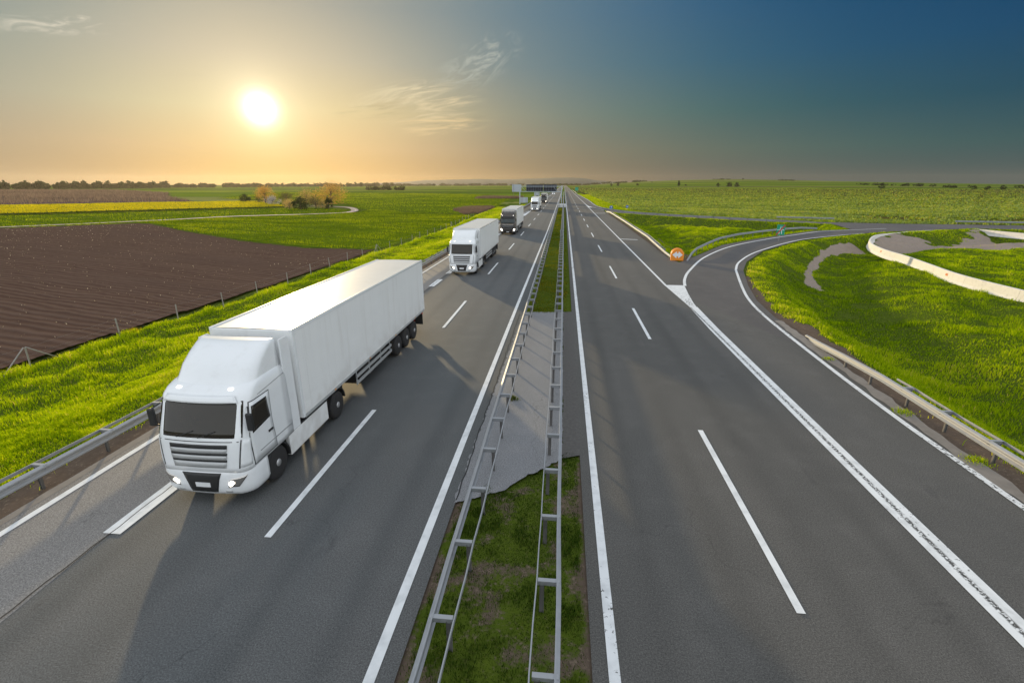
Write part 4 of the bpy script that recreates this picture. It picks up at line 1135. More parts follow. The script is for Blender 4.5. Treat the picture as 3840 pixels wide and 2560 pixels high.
mk.prism([(-.42,1.84),(.42,1.84),(.36,1.90),(-.36,1.90)],'y',-.0205,-.0195); mk.prism([(-.44,1.78),(-.34,1.78),(-.34,1.84),(-.44,1.84)],'y',-.0205,-.0195); mk.prism([(.34,1.78),(.44,1.78),(.44,1.84),(.34,1.84)],'y',-.0205,-.0195)
mk.build('motorway_symbol',M['arrow_white'],so)
MB().prism([(-.53,1.22),(-.53,1.12),(-.42,1.12),(.53,2.46),(.53,2.58),(.42,2.58)],'y',-.027,-.0215).build('slash',M['sign_red'],so)

def back_sign(name,label,x0,x1,y,z0,z1,zb,mat='sign_back',posts=(.22,.78),front=False,pm='post_steel'):
    o=empty(name,((x0+x1)/2,y,zb)); tag(o,label,'road sign')
    w=x1-x0
    MB().box(-w/2,w/2,0,.04,z0-zb,z1-zb,.01).build('panel',M[mat],o)
    for f_ in posts: MB().box(-w/2+w*f_-.05,-w/2+w*f_+.05,-.085 if not front else .05,-.005 if not front else .12,-.3,z1-zb-.1).build('post',M[pm],o)
    MB().box(-w/2+.05,w/2-.05,-.02,-.004,(z0+z1)/2-zb-.03,(z0+z1)/2-zb+.03).build('rail',M['galv'],o)
    return o
back_sign('information_sign','big blank grey sign back standing in the left field',-35.8,-29.4,349,2.7,7.6,-1.5,posts=(.12,.19))
back_sign('direction_sign','grey sign back by the verge just right of the gantry leg',-16.9,-14.05,197,.95,3.0,-.4)
back_sign('direction_sign','farther grey sign back on the verge seen under the gantry',-20.0,-16.4,342,.2,2.5,-.6)
back_sign('warning_sign','small dark sign back behind the fourth truck',-12.95,-12.4,240,1.9,2.85,-.2,'panel_dark',(.5,))
ms=back_sign('median_sign','pale box sign across the median below the gantry',-1.8,.78,177,.16,1.38,-.05,'plate_white',(.18,.68))
MB().box(-.3,.35,-.03,-.022,.98,1.06).build('label_plate',M['grey_trim'],ms)
gs=empty('green_sign',(11.1,450,0)); tag(gs,'green rectangular sign far along the right verge','road sign')
MB().box(-1.42,1.42,0,.05,2.3,5.05,.02).build('panel',M['sign_green'],gs)
for s_ in (-.8,.8): MB().box(s_-.06,s_+.06,.055,.16,-.3,4.6).build('post',M['galv'],gs)

# gantry
gn=empty('sign_gantry',(-1.0,212,0)); tag(gn,'steel gantry over the truck lanes with dark panel backs','gantry')
steel('gantry_steel',(.40,.46,.52),.5,.4)
for px_ in (-17.45,0.05): MB().box(px_-.19,px_+.19,-.19,.19,-.3,7.25,.03).build('leg',M['gantry_steel'],gn)
for z_ in (4.92,7.0): MB().box(-17.2,-.2,-.13,.13,z_-.12,z_+.12,.02).build('beam',M['gantry_steel'],gn)
for x0,x1 in ((-17.0,-14.9),(-3.4,-2.0)): MB().tube([(x0,0,7.0),(x1,0,4.95)],.07,6).build('brace',M['gantry_steel'],gn)
for x0,x1 in ((-14.8,-7.75),(-7.55,-2.05)):
    p=MB().box(x0,x1,.18,.26,5.06,7.72,.01).build('panel',M['panel_dark'],gn)
    fm=MB(); nn_=max(3,int((x1-x0)/.92))
    for k in range(nn_+1):
        xx=x0+.04+(x1-x0-.08)*k/nn_; fm.box(xx-.018,xx+.018,.135,.178,5.0,7.76)
    p2=fm.build('panel_rib',M['galv'],p)
    fm=MB()
    for z_ in (5.02,5.75,6.45,7.74): fm.box(x0,x1,.125,.134,z_-.025,z_+.025)
    fm.build('panel_frame',M['galv'],p)

# small plants by the rails
def tuft(label,loc,h,n,mat='grass',cat='plant',spread=.25,group=None):
    o_n=len(loc)
    x=rng.normal(0,spread,n); y=rng.normal(0,spread*.8,n); hh=h*rng.uniform(.5,1.1,n)*np.exp(-(x*x+y*y)/(spread*spread*5))
    v=blades(x,y,np.zeros(n),hh,np.full(n,.02),rng.uniform(.3,.9,n),np.clip(rng.normal(.5,.25,n),0,1))
    o=link('weed_tuft',mesh_np('weed_tuft',v[0],v[1],v[2],False,{'tint':v[3]}),M[mat]); o.location=loc
    tag(o,label,cat,group)
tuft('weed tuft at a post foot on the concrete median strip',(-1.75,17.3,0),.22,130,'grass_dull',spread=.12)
tuft('grass tuft on bare soil by the low end of the gold guardrail',(12.95,23.4,-.05),.22,160,spread=.2,group='tufts on the right shoulder')
tuft('middle grass tuft on bare soil under the gold guardrail',(12.75,17.6,-.05),.28,200,spread=.22,group='tufts on the right shoulder')
tuft('nearest grass tuft on bare soil under the gold guardrail',(12.78,14.3,-.05),.28,200,spread=.22,group='tufts on the right shoulder')
M['flower']=leaf_mat('flower',[(0,(.2,.25,.03)),(.4,(.5,.4,.02)),(1,(.85,.6,.01))],.4)
tuft('yellow flowering weed beside the near fence post',(-28.3,28.2,gz(-28.3,28.2)),.45,240,'flower','plant',.35,'yellow weeds along the fence')
tuft('yellow flowering weed along the fence near the truck roof',(-28.0,38.2,gz(-28.0,38.2)),.4,200,'flower','plant',.35,'yellow weeds along the fence')

# ------------------------------------------------------------------ trucks
class Loft:
    def __init__(s, lv): s.lv = np.array(lv, float)   # z, yf, hw, cr, yb, bow
    def par(s, z): return [np.interp(z, s.lv[:,0], s.lv[:,i]) for i in range(1,6)]
    def pt(s, z, u):
        yf,hw,cr,yb,bow = s.par(z); a=abs(u); sg=1 if u>=0 else -1
        yc=yf+bow*((hw-cr)/hw)**2
        if a<=.5: x=(a/.5)*(hw-cr); y=yf+bow*(x/hw)**2
        elif a<=.62: t=(a-.5)/.12*math.pi/2; x=hw-cr+cr*math.sin(t); y=yc+cr*(1-math.cos(t))
        else: t=(a-.62)/.38; x=hw; y=yc+cr+t*(yb-yc-cr)
        return Vector((sg*x,y,z))
    def u_side(s, y, z):
        yf,hw,cr,yb,bow=s.par(z); yc=yf+bow*((hw-cr)/hw)**2
        return .62+.38*(y-yc-cr)/(yb-yc-cr)
    def nrm(s, z, u):
        e=.004; du=s.pt(z,min(1,u+e))-s.pt(z,max(-1,u-e)); dz=s.pt(z+.02,u)-s.pt(z-.02,u)
        n=du.cross(dz).normalized()
        c=s.pt(z,u); ref=Vector((c.x, c.y-1.3, 0))
        return n if n.dot(ref)>0 else -n
    def shell(s, mb, top=True, bottom=True, nz=None):
        us=list(np.linspace(-1,-.62,6))+list(np.linspace(-.595,-.5,5))+list(np.linspace(-.4,.4,9))+list(np.linspace(.5,.595,5))+list(np.linspace(.62,1,6))
        zs=[]
        for a,b in zip(s.lv[:-1,0],s.lv[1:,0]):
            n=max(1,int((b-a)/.12)); zs+=list(a+(b-a)*np.arange(n)/n)
        zs.append(s.lv[-1,0])
        V=mb.grid([[s.pt(z,u) for u in us] for z in zs],True)
        if top: f=mb.bm.faces.new(V[-1])
        if bottom: f=mb.bm.faces.new(V[0][::-1])
    def patch(s, mb, corners, off=.008, th=.03, nu=10, nz=6, smooth=True):
        """corners (u,z): bottom-left, bottom-right, top-right, top-left"""
        (a,b,c,d)=corners; G=[];B=[]
        for j in range(nz+1):
            t=j/nz; r1=[];r2=[]
            for i in range(nu+1):
                q=i/nu
                u=(a[0]*(1-q)+b[0]*q)*(1-t)+(d[0]*(1-q)+c[0]*q)*t; z=(a[1]*(1-q)+b[1]*q)*(1-t)+(d[1]*(1-q)+c[1]*q)*t
                p=s.pt(z,u); n=s.nrm(z,u); r1.append(p+n*off); r2.append(p+n*(off-th))
            G.append(r1);B.append(r2)
        V=mb.grid(G,False,smooth)
        ring=[(0,i) for i in range(nu+1)]+[(j,nu) for j in range(1,nz+1)]+[(nz,i) for i in range(nu-1,-1,-1)]+[(j,0) for j in range(nz-1,0,-1)]
        W=[mb.bm.verts.new(B[j][i]) for j,i in ring]
        for k in range(len(ring)):
            k2=(k+1)%len(ring); mb.bm.faces.new((V[ring[k][0]][ring[k][1]],V[ring[k2][0]][ring[k2][1]],W[k2],W[k]))
        return s
    def disc(s, mb, u, z, ru, rz, off=.012, n=20, skew=0):
        c=mb.bm.verts.new(s.pt(z,u)+s.nrm(z,u)*(off+.02)); R1=[];R2=[]
        for k in range(n):
            a=2*math.pi*k/n; uu=u+ru*math.cos(a)+skew*math.sin(a)*ru; zz=z+rz*math.sin(a); p=s.pt(zz,uu); nn=s.nrm(zz,uu)
            R1.append(mb.bm.verts.new(p+nn*off)); R2.append(mb.bm.verts.new(p-nn*.02))
        for k in range(n):
            k2=(k+1)%n; f=mb.bm.faces.new((c,R1[k],R1[k2])); f.smooth=True; mb.bm.faces.new((R1[k],R2[k],R2[k2],R1[k2]))

CABW=Loft([(1.0,.02,1.24,.36,2.3,.06),(1.45,.04,1.25,.36,2.3,.08),(1.85,.08,1.25,.34,2.3,.10),(2.0,.13,1.25,.32,2.3,.11),(2.75,.40,1.23,.30,2.3,.14),(2.88,.46,1.215,.30,2.3,.15),(3.0,.58,1.19,.32,2.3,.16),(3.1,.78,1.15,.34,2.3,.17),(3.16,1.05,1.08,.34,2.28,.16),(3.18,1.45,.95,.3,2.2,.1)])
BUMPW=Loft([(.26,.18,1.12,.40,.86,.12),(.32,.08,1.19,.44,.9,.12),(.45,.0,1.245,.46,.92,.12),(.8,-.01,1.25,.44,.92,.11),(1.0,.015,1.245,.38,.92,.07),(1.03,.04,1.23,.36,.9,.06)])
DEFL=Loft([(3.02,.70,1.10,.40,2.3,.20),(3.2,.88,1.10,.40,2.3,.20),(3.45,1.08,1.09,.38,2.3,.20),(3.7,1.44,1.08,.34,2.3,.18),(3.86,1.76,1.07,.28,2.3,.14),(3.93,2.02,1.04,.2,2.28,.08)])
CABD=Loft([(1.0,.02,1.24,.2,2.3,.05),(1.8,.05,1.25,.2,2.3,.06),(2.65,.16,1.24,.2,2.3,.07),(2.95,.22,1.22,.22,2.3,.08),(3.3,.36,1.18,.26,2.3,.1),(3.5,.55,1.14,.3,2.3,.12),(3.6,.8,1.08,.32,2.3,.12),(3.64,1.2,.95,.3,2.2,.1)])
BUMPD=Loft([(.26,.12,1.16,.26,.86,.08),(.34,.03,1.22,.28,.9,.08),(.5,.0,1.25,.28,.92,.08),(1.0,.015,1.245,.24,.92,.06),(1.03,.03,1.235,.22,.9,.06)])

def wheel(root, x, y, r=.5, w=.30, outer=1, lbl=None):
    prof=[(-w/2,r*.58),(-w/2,r*.8),(-w/2+.02,r*.93),(-w/2+.07,r),(w/2-.07,r),(w/2-.02,r*.93),(w/2,r*.8),(w/2,r*.58)]
    o=MB().lathe_x(prof,(x,y,r),26).build('wheel',M['rubber'],root)
    s=outer; f=x+s*w/2
    rp=[(0,r*.60),(-.01,r*.58),(-.07,r*.54),(-.10,r*.42),(-.08,r*.30),(-.02,r*.24),(.02,r*.20),(.03,.03)]
    mb=MB(); mb.lathe_x([(s*a,b) for a,b in rp],(f-s*.005,y,r),22)
    for k in range(8):
        a=2*math.pi*k/8; yy_=y+r*.36*math.cos(a); zz_=r+r*.36*math.sin(a)
        mb.box(f-s*.1-.02,f-s*.1+.03,yy_-.022,yy_+.022,zz_-.022,zz_+.022)
    mb.build('rim',M['rim_metal'],o)

def trailer(root, white=True):
    L0,L1=2.85,16.45
    t=MB().box(-1.275,1.275,L0,L1,1.16,3.98,.025).build('trailer_body',M['white_trailer'],root)
    # roof skin with cross bows, gutter rails, posts
    mb=MB(); nseg=40; rows=[]
    for i in range(nseg+1):
        y_=L0+.05+(L1-L0-.1)*i/nseg; sag=-.012*abs(math.sin(i*math.pi*12/nseg))
        rows.append([(x_,y_,3.985+.022*(1-(x_/1.2)**2)+sag*(1-(x_/1.2)**2)) for x_ in np.linspace(-1.2,1.2,9)])
    mb.grid(rows,False,True); mb.build('roof_sheet',M['trailer_roof'],t,True)
    for s in (-1,1):
        MB().box(s*1.245-.045,s*1.245+.045,L0-.004,L1+.004,3.90,4.012,.012).build('roof_rail',M['white_paint'],t)
        MB().box(s*1.285-.012,s*1.285+.012,L0+.1,L1-.1,1.14,1.24,.004).build('side_rail',M['silver_slat'],t)
        for y_ in (L0+.06,L1-.06): MB().box(s*1.272-.018,s*1.272+.018,y_-.06,y_+.06,1.17,3.89).build('corner_post',M['white_paint'],t)
        # under-run guard
        g=MB()
        for z_ in (.62,.88): g.box(s*1.22-.02,s*1.22+.02,6.9,10.9,z_-.06,z_+.06)
        for y_ in (7.0,8.3,9.6,10.8): g.box(s*1.185-.012,s*1.185+.012,y_-.03,y_+.03,.5,1.14)
        g.build('side_guard',M['silver_slat'],root)
        MB().box(s*.75-.07,s*.75+.07,6.1,6.24,.32,1.14).build('landing_leg',M['chassis_black'],root)
        MB().box(s*.98-.22,s*.98+.22,L1-.22,L1-.17,.35,.95).build('mudflap',M['black_plastic'],root)
        MB().box(s*.95-.2,s*.95+.2,L1-.03,L1+.035,.86,1.02,.01).build('tail_lamp',M['lamp_red'],root)
        for y_ in (5.0,8.2,11.4,14.6): MB().box(s*1.298-.008,s*1.298+.008,y_-.05,y_+.05,1.17,1.21).build('marker_lamp',M['lamp_amber'],t)
    MB().box(-1.2,1.2,L1+.001,L1+.03,1.2,3.88,.01).build('rear_door',M['white_paint'],t)
    MB().box(-1.15,1.15,L1-.12,L1-.02,.45,.62,.015).build('rear_bumper',M['lamp_red'],root)
    for y_ in (11.95,13.26,14.57):
        for s in (-1,1):
            wheel(root,s*1.04,y_,.5,.36,s)
        MB().box(-1.2,-.85,y_-.56,y_+.56,1.06,1.10).box(.85,1.2,y_-.56,y_+.56,1.06,1.10).build('mudguard',M['black_plastic'],root)
    MB().box(-1.16,1.16,7.3,10.4,.42,1.1,.03).build('trailer_sun_block',M['chassis_black'],root)  # dark box added under the trailer to block low sun
    MB().box(-1.02,1.02,2.2,4.3,.40,.95).box(-.9,.9,4.5,6.3,.62,1.1).build('tractor_sun_block',M['chassis_black'],root)  # dark boxes added under the tractor to stop sunlight passing through
    MB().box(-.62,.62,3.2,16.3,.86,1.15).box(-.5,.5,.9,6.2,.55,.84).box(-.9,.9,11.4,15.2,.42,.6).build('chassis',M['chassis_black'],root)

def make_truck(label, y0, xc, dark=False, yaw=0):
    root=empty('truck',(xc,y0,.02),yaw); tag(root,label,'truck','trucks driving towards the camera')
    L=CABD if dark else CABW; B=BUMPD if dark else BUMPW
    body='dark_paint' if dark else 'white_paint'
    mb=MB(); L.shell(mb); cab=mb.build('cab',M[body],root)
    mb=MB(); B.shell(mb); bump=mb.build('bumper',M[body],root)
    if not dark:
        mb=MB(); L.patch(mb,[(-.555,1.93),(.555,1.93),(.55,2.80),(-.55,2.80)],.010,.03,20,8); ws=mb.build('windshield',M['glass_brown'],cab)
        mb=MB(); L.patch(mb,[(-.52,2.755),(.52,2.755),(.50,2.90),(-.50,2.90)],.06,.05,16,3); mb.build('sun_visor',M['white_paint'],cab)
        mb=MB(); L.patch(mb,[(-.43,1.66),(.43,1.66),(.43,1.76),(-.43,1.76)],.012,.04,14,2); mb.build('grille',M['black_plastic'],cab)
        for z0,z1,h_ in ((1.54,1.655,.43),(1.36,1.475,.425),(1.14,1.30,.41)):
            mb=MB(); L.patch(mb,[(-h_+.012,z0),(h_-.012,z0),(h_,z1),(-h_,z1)],.022,.04,14,2); mb.build('grille_slat',M['silver_slat'],cab)
        for z0,z1,h_ in ((1.475,1.54,.43),(1.30,1.36,.42)):
            mb=MB(); L.patch(mb,[(-h_+.006,z0),(h_-.006,z0),(h_,z1),(-h_,z1)],.010,.04,14,2); mb.build('grille',M['black_plastic'],cab)
        mb=MB(); B.patch(mb,[(-.23,.42),(.23,.42),(.31,.98),(-.31,.98)],.012,.03,12,6); mb.build('lower_grille',M['black_plastic'],bump)
        mb=MB(); B.patch(mb,[(-.125,.58),(.125,.58),(.125,.71),(-.125,.71)],.024,.02,6,2,False); mb.build('number_plate',M['plate_white'],bump)
        for s in (-1,1):
            mb=MB(); B.patch(mb,[(s*.415,.56),(s*.525,.60),(s*.565,.90),(s*.455,.80)],.010,.03,8,6); hl=mb.build('headlight',M['chrome'],bump)
            mb=MB(); B.disc(mb,s*.47,.69,.036,.085,.018,18,s*.4); mb.build('lens',M['lamp_lit'],hl)
            mb=MB(); B.patch(mb,[(s*.42-.05,.42),(s*.42+.05,.42),(s*.42+.05,.48),(s*.42-.05,.48)],.010,.02,4,2); mb.build('fog_lamp',M['silver_slat'],bump)
            mb=MB(); L.patch(mb,[(s*.42-.035,3.02),(s*.42+.035,3.02),(s*.42+.035,3.05),(s*.42-.035,3.05)],.02,.03,4,2); mb.build('marker_lamp',M['marker_lit'],cab)
        mb=MB(); DEFL.shell(mb,True,False); mb.build('roof_deflector',M['white_paint'],root)
    else:
        mb=MB(); L.patch(mb,[(-.55,1.86),(.55,1.86),(.545,2.62),(-.545,2.62)],.010,.03,20,8); mb.build('windshield',M['glass_teal'],cab)
        mb=MB(); L.patch(mb,[(-.53,2.60),(.53,2.60),(.51,2.93),(-.51,2.93)],.07,.04,16,4); mb.build('sun_visor',M['black_plastic'],cab)
        mb=MB(); L.patch(mb,[(-.42,1.08),(.42,1.08),(.45,1.52),(-.45,1.52)],.014,.03,14,5); mb.build('grille',M['black_plastic'],cab)
        mb=MB(); L.patch(mb,[(-.43,1.58),(.43,1.58),(.43,1.625),(-.43,1.625)],.022,.03,14,2); mb.build('grille_bar',M['chrome'],cab)
        for z_ in (1.15,1.26,1.37,1.46):
            mb=MB(); L.patch(mb,[(-.40,z_),(.40,z_),(.40,z_+.02),(-.40,z_+.02)],.024,.02,12,1); mb.build('grille_slat',M['grey_trim'],cab)
        mb=MB(); B.patch(mb,[(-.32,.52),(.32,.52),(.36,.96),(-.36,.96)],.012,.03,12,5); mb.build('lower_grille',M['black_plastic'],bump)
        mb=MB(); B.patch(mb,[(-.11,.40),(.11,.40),(.11,.50),(-.11,.50)],.016,.02,6,2,False); mb.build('number_plate',M['plate_white'],bump)
        for s in (-1,1):
            mb=MB(); B.patch(mb,[(s*.44,.66),(s*.53,.66),(s*.57,.98),(s*.50,.98)],.014,.03,6,5); mb.build('headlight',M['lamp_lit'],bump)
            mb=MB(); B.patch(mb,[(s*.40,.50),(s*.53,.50),(s*.53,.58),(s*.40,.58)],.012,.03,6,2); mb.build('fog_lamp',M['chrome'],bump)
            mb=MB(); L.disc(mb,s*.46,3.08,.025,.05,.02,14); mb.build('marker_lamp',M['marker_lit'],cab)
            mb=MB(); L.patch(mb,[(s*.66,1.1),(s*.985,1.1),(s*.985,3.2),(s*.66,3.2)],.006,.02,6,6); mb.build('lit_side_panel',M['dark_paint_lit'],cab)  # side sheet in the beige that has the lit reflection put in
        MB().tube([(-1.12,.75,3.72),(1.12,.75,3.72)],.055,10).build('light_bar',M['chrome'],root)
        for s in (-.8,-.28,.28,.8): MB().box(s-.04,s+.04,.7,.8,3.5,3.70).build('bar_mount',M['black_plastic'],root)
        mb=MB(); Loft([(3.55,1.2,1.12,.3,2.28,.1),(3.75,1.5,1.1,.3,2.28,.1),(3.88,1.9,1.05,.25,2.26,.06)]).shell(mb,True,False); mb.build('roof_deflector',M['dark_paint_lit'],root)
    for s in (-1,1):
        # doors with window, handle, mirrors, steps
        q=lambda y_,z_:(s*L.u_side(y_,z_),z_)
        gp=MB(); L.patch(gp,[q(.395,1.05),q(1.445,1.05),q(1.445,2.745),q(.595,2.745)],.003,.02,8,8); gp.build('door_seal',M['black_plastic'],cab)
        door=MB(); L.patch(door,[q(.42,1.08),q(1.42,1.08),q(1.42,2.72),q(.62,2.72)],.007,.02,8,8); d_=door.build('door',M['dark_paint_lit' if dark else 'white_paint'],cab)
        wd_=MB(); L.patch(wd_,[q(.50,1.92),q(1.30,2.02),q(1.28,2.62),q(.64,2.62)],.013,.02,8,6); wd_.build('side_window',M['glass_teal' if dark else 'glass_brown'],d_)
        hd=MB(); L.patch(hd,[q(1.12,1.62),q(1.32,1.62),q(1.32,1.68),q(1.12,1.68)],.03,.02,3,1); hd.build('door_handle',M['black_plastic'],d_)
        mir=MB().box(s*1.34-.08,s*1.34+.08,.30,.40,2.08,2.56,.04).build('mirror',M['black_plastic'],root)
        MB().box(s*1.34-.065,s*1.34+.065,.402,.408,2.11,2.53).build('mirror_glass',M['glass_teal'],mir)
        MB().tube([(s*1.20,.55,2.64),(s*1.33,.36,2.54)],.02,6).tube([(s*1.22,.5,2.02),(s*1.33,.36,2.1)],.02,6).build('mirror_arm',M['black_plastic'],mir)
        # side fairing behind the cab, arches, skirts
        MB().prism([(2.28,1.0),(2.74,1.0),(2.74,3.80),(2.62,3.88 if not dark else 3.8),(2.28,3.88 if not dark else 3.7)],'x',s*1.19-.025,s*1.19+.025,.01).build('side_fairing',M['dark_paint_lit' if dark else 'white_paint'],root)
        MB().box(s*1.15-.07,s*1.15+.07,2.06,4.45,.34,1.0,.03).build('side_skirt',M['grey_trim' if dark else 'white_trailer'],root)
        MB().box(s*1.16-.05,s*1.16+.05,1.98,4.5,.98,1.06,.01).build('step_edge',M['black_plastic'],root)
        arc=[(1.4+.60*math.cos(a),.5+.60*math.sin(a)) for a in np.linspace(-.1,math.pi+.1,14)]+[(1.4+.55*math.cos(a),.5+.55*math.sin(a)) for a in np.linspace(math.pi+.1,-.1,14)]
        MB().prism(arc,'x',s*1.05-.19,s*1.05+.19).build('mudguard',M['black_plastic'],root)
        arc=[(5.2+.62*math.cos(a),.52+.62*math.sin(a)) for a in np.linspace(.1,math.pi-.1,12)]+[(5.2+.57*math.cos(a),.52+.57*math.sin(a)) for a in np.linspace(math.pi-.1,.1,12)]
        MB().prism(arc,'x',s*.95-.28,s*.95+.28).build('mudguard',M['black_plastic'],root)
        wheel(root,s*1.06,1.4,.5,.30,s)
        wheel(root,s*1.08,5.2,.5,.28,s); wheel(root,s*.74,5.2,.5,.28,s)
    for s in (-1,1):   # corner air guides beside the windshield and a body crease along the door
        mb=MB(); L.patch(mb,[(s*.535,1.14),(s*.60,1.14),(s*.60,1.86),(s*.555,1.86)],.016,.03,5,6); mb.build('air_guide',M[body],cab)
        mb=MB(); L.patch(mb,[(s*.528,1.12),(s*.534,1.12),(s*.552,1.88),(s*.546,1.88)],.006,.02,2,6); mb.build('seam',M['black_plastic'],cab)
        mb=MB(); L.patch(mb,[q2 for q2 in ((s*.67,1.30),(s*.985,1.30),(s*.985,1.325),(s*.67,1.325))],.012,.02,8,1); mb.build('body_moulding',M['grey_trim'],cab)
        mb=MB(); L.patch(mb,[(s*.66,2.80),(s*.985,2.90),(s*.985,2.915),(s*.66,2.815)],.010,.02,8,1); mb.build('roof_seam',M['grey_trim'],cab)
    mb=MB(); L.patch(mb,[(-.60,1.83),(.60,1.83),(.60,1.85),(-.60,1.85)],.005,.02,18,1); mb.build('seam',M['black_plastic'],cab)
    # wipers
    for x_ in (-.75,.05):
        a=L.pt(1.94,x_*.4)+Vector((0,-.03,0)); b=L.pt(2.1,x_*.4+.24)+Vector((0,-.035,0)); MB().tube([a,b],.012,4).build('wiper',M['black_plastic'],cab)
    trailer(root)
    return root
def copy_tree(o,parent=None):
    c=o.copy(); COL.objects.link(c)
    if parent: c.parent=parent
    for ch in list(o.children): copy_tree(ch,c)
    return c
tw=make_truck('biggest white truck, nearest on the road, with white box trailer',9.9,-9.05)
t2=copy_tree(tw); t2.location=(-9.12,43.6,.02); t2['label']='second white truck, between the nearest truck and a dark cabbed truck'
td=make_truck('dark cabbed truck with white trailer following the second white truck',81.2,-9.05,True)
t4=copy_tree(tw); t4.location=(-8.86,154.5,.02); t4['label']='small white truck near the gantry between two dark cabbed trucks'
t5=copy_tree(td); t5.location=(-8.7,217.5,.02); t5['label']='farthest dark cabbed truck, just beyond the gantry'

# van far behind
van=empty('van',(-7.85,383,.02)); tag(van,'silver white van half hidden behind the gantry panels','van')
VL=Loft([(.35,.08,.98,.2,5.4,.06),(.5,.0,1.0,.22,5.5,.06),(.95,.05,1.0,.2,5.5,.06),(1.2,.35,.99,.2,5.5,.08),(1.35,.75,.98,.2,5.5,.08),(2.1,1.35,.9,.22,5.45,.1),(2.4,1.7,.85,.22,5.3,.08),(2.46,2.0,.75,.2,5.2,.05)])
mb=MB(); VL.shell(mb); vb=mb.build('body',M['white_paint'],van)
mb=MB(); VL.patch(mb,[(-.53,1.36),(.53,1.36),(.52,2.1),(-.52,2.1)],.01,.03,12,5); mb.build('windshield',M['glass_teal'],vb)
mb=MB(); VL.patch(mb,[(-.32,.55),(.32,.55),(.34,.85),(-.34,.85)],.01,.03,8,3); mb.build('grille',M['black_plastic'],vb)
for s in (-1,1):
    mb=MB(); VL.disc(mb,s*.49,.85,.05,.11,.012); mb.build('headlight',M['marker_lit'],vb)
    for y_ in (1.0,4.3): wheel(van,s*.86,y_,.34,.22,s)
    MB().box(s*1.1-.08,s*1.1+.08,1.2,1.3,1.35,1.65,.02).build('mirror',M['black_plastic'],van)

# ------------------------------------------------------------------ sun, sky, air
SUN_EL, SUN_AZ = 6.9, -31.2
sd = Vector((math.sin(R(SUN_AZ))*math.cos(R(SUN_EL)), math.cos(R(SUN_AZ))*math.cos(R(SUN_EL)), math.sin(R(SUN_EL))))
sl = bpy.data.lights.new('sun','SUN'); sl.energy=4.4; sl.angle=R(1.3); sl.color=(1,.77,.43)
so_=bpy.data.objects.new('sun',sl); COL.objects.link(so_); so_.rotation_euler=sd.to_track_quat('Z','Y').to_euler(); so_.location=(-50,80,40)

w=bpy.data.worlds.new('World'); SC.world=w; w.use_nodes=True; nt=w.node_tree; nt.nodes.clear()
out=nt.nodes.new('ShaderNodeOutputWorld'); bg=nt.nodes.new('ShaderNodeBackground'); nt.links.new(bg.outputs[0],out.inputs[0])
bg.inputs['Strength'].default_value=.1
tc=nt.nodes.new('ShaderNodeTexCoord'); vn=N(nt,'VectorMath',{'operation':'NORMALIZE'}); nt.links.new(tc.outputs['Generated'],vn.inputs[0])
sx=N(nt,'SeparateXYZ'); nt.links.new(vn.outputs[0],sx.inputs[0])
el=math_(nt,'MULTIPLY',math_(nt,'ARCSINE',sx.outputs[2]),180/math.pi)
az=math_(nt,'MULTIPLY',math_(nt,'ARCTAN2',sx.outputs[0],sx.outputs[1]),180/math.pi)
AZ0,AZ1=-62.0,62.0
fac=math_(nt,'DIVIDE',math_(nt,'SUBTRACT',az,AZ0),AZ1-AZ0,clamp=True)
azs=[-50,-41,-31,-18.5,-6,9,21,31,39]
rowsky=[(.6,[(176,152,118),(206,166,110),(238,186,96),(204,163,106),(150,130,98),(112,106,93),(91,98,93),(79,92,89),(76,91,90)]),
 (3.4,[(182,165,136),(219,190,144),(248,210,138),(220,188,142),(150,138,115),(110,117,103),(85,106,99),(68,97,96),(60,91,93)]),
 (7,[(170,168,151),(210,200,163),(238,221,172),(218,197,150),(140,145,132),(90,118,113),(60,98,104),(46,86,100),(38,79,97)]),
 (11.5,[(148,158,150),(186,182,165),(218,204,174),(182,178,160),(118,138,142),(71,110,127),(44,90,118),(32,80,112),(27,74,108)]),
 (16,[(116,139,142),(158,164,156),(188,182,164),(152,158,154),(108,134,145),(61,103,133),(34,83,119),(24,73,111),(20,67,107)])]
cols=[]
for e_,cs in rowsky:
    rp=ramp(nt,fac,[((a-AZ0)/(AZ1-AZ0),lin(c)) for a,c in zip(azs,cs)],'B_SPLINE'); cols.append((e_,rp.outputs[0]))
col=cols[0][1]
for (e0,_),(e1,c1) in zip(cols[:-1],cols[1:]):
    col=mixc(nt,mrange(nt,el,e0,e1,0,1,False),col,c1)
# the unseen part of the sky, overhead and behind: brightened as added fill light
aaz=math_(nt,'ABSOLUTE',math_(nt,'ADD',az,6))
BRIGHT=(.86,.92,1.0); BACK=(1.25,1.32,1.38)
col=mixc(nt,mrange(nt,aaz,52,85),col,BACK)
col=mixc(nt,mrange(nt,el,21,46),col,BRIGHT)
# glow round the sun
dp=N(nt,'VectorMath',{'operation':'DOT_PRODUCT'}); nt.links.new(vn.outputs[0],dp.inputs[0]); dp.inputs[1].default_value=sd
ang=math_(nt,'MULTIPLY',math_(nt,'ARCCOSINE',math_(nt,'MINIMUM',dp.outputs['Value'],.9999999)),180/math.pi)
def gl(sig,amp,p=2):
    q_=math_(nt,'POWER',math_(nt,'DIVIDE',ang,sig),p); return math_(nt,'MULTIPLY',math_(nt,'EXPONENT',math_(nt,'MULTIPLY',q_,-1)),amp)
for sig,amp,p_,cc in ((1.15,2.2,1.9,(1,.97,.88)),(2.9,.40,1.7,(1,.88,.6)),(10,.16,1.4,(1,.70,.30))):
    vs=N(nt,'VectorMath',{'operation':'SCALE'}); vs.inputs[0].default_value=cc; nt.links.new(gl(sig,amp,p_),vs.inputs['Scale'])
    col=mixc(nt,1.0,col,vs.outputs[0],'ADD')
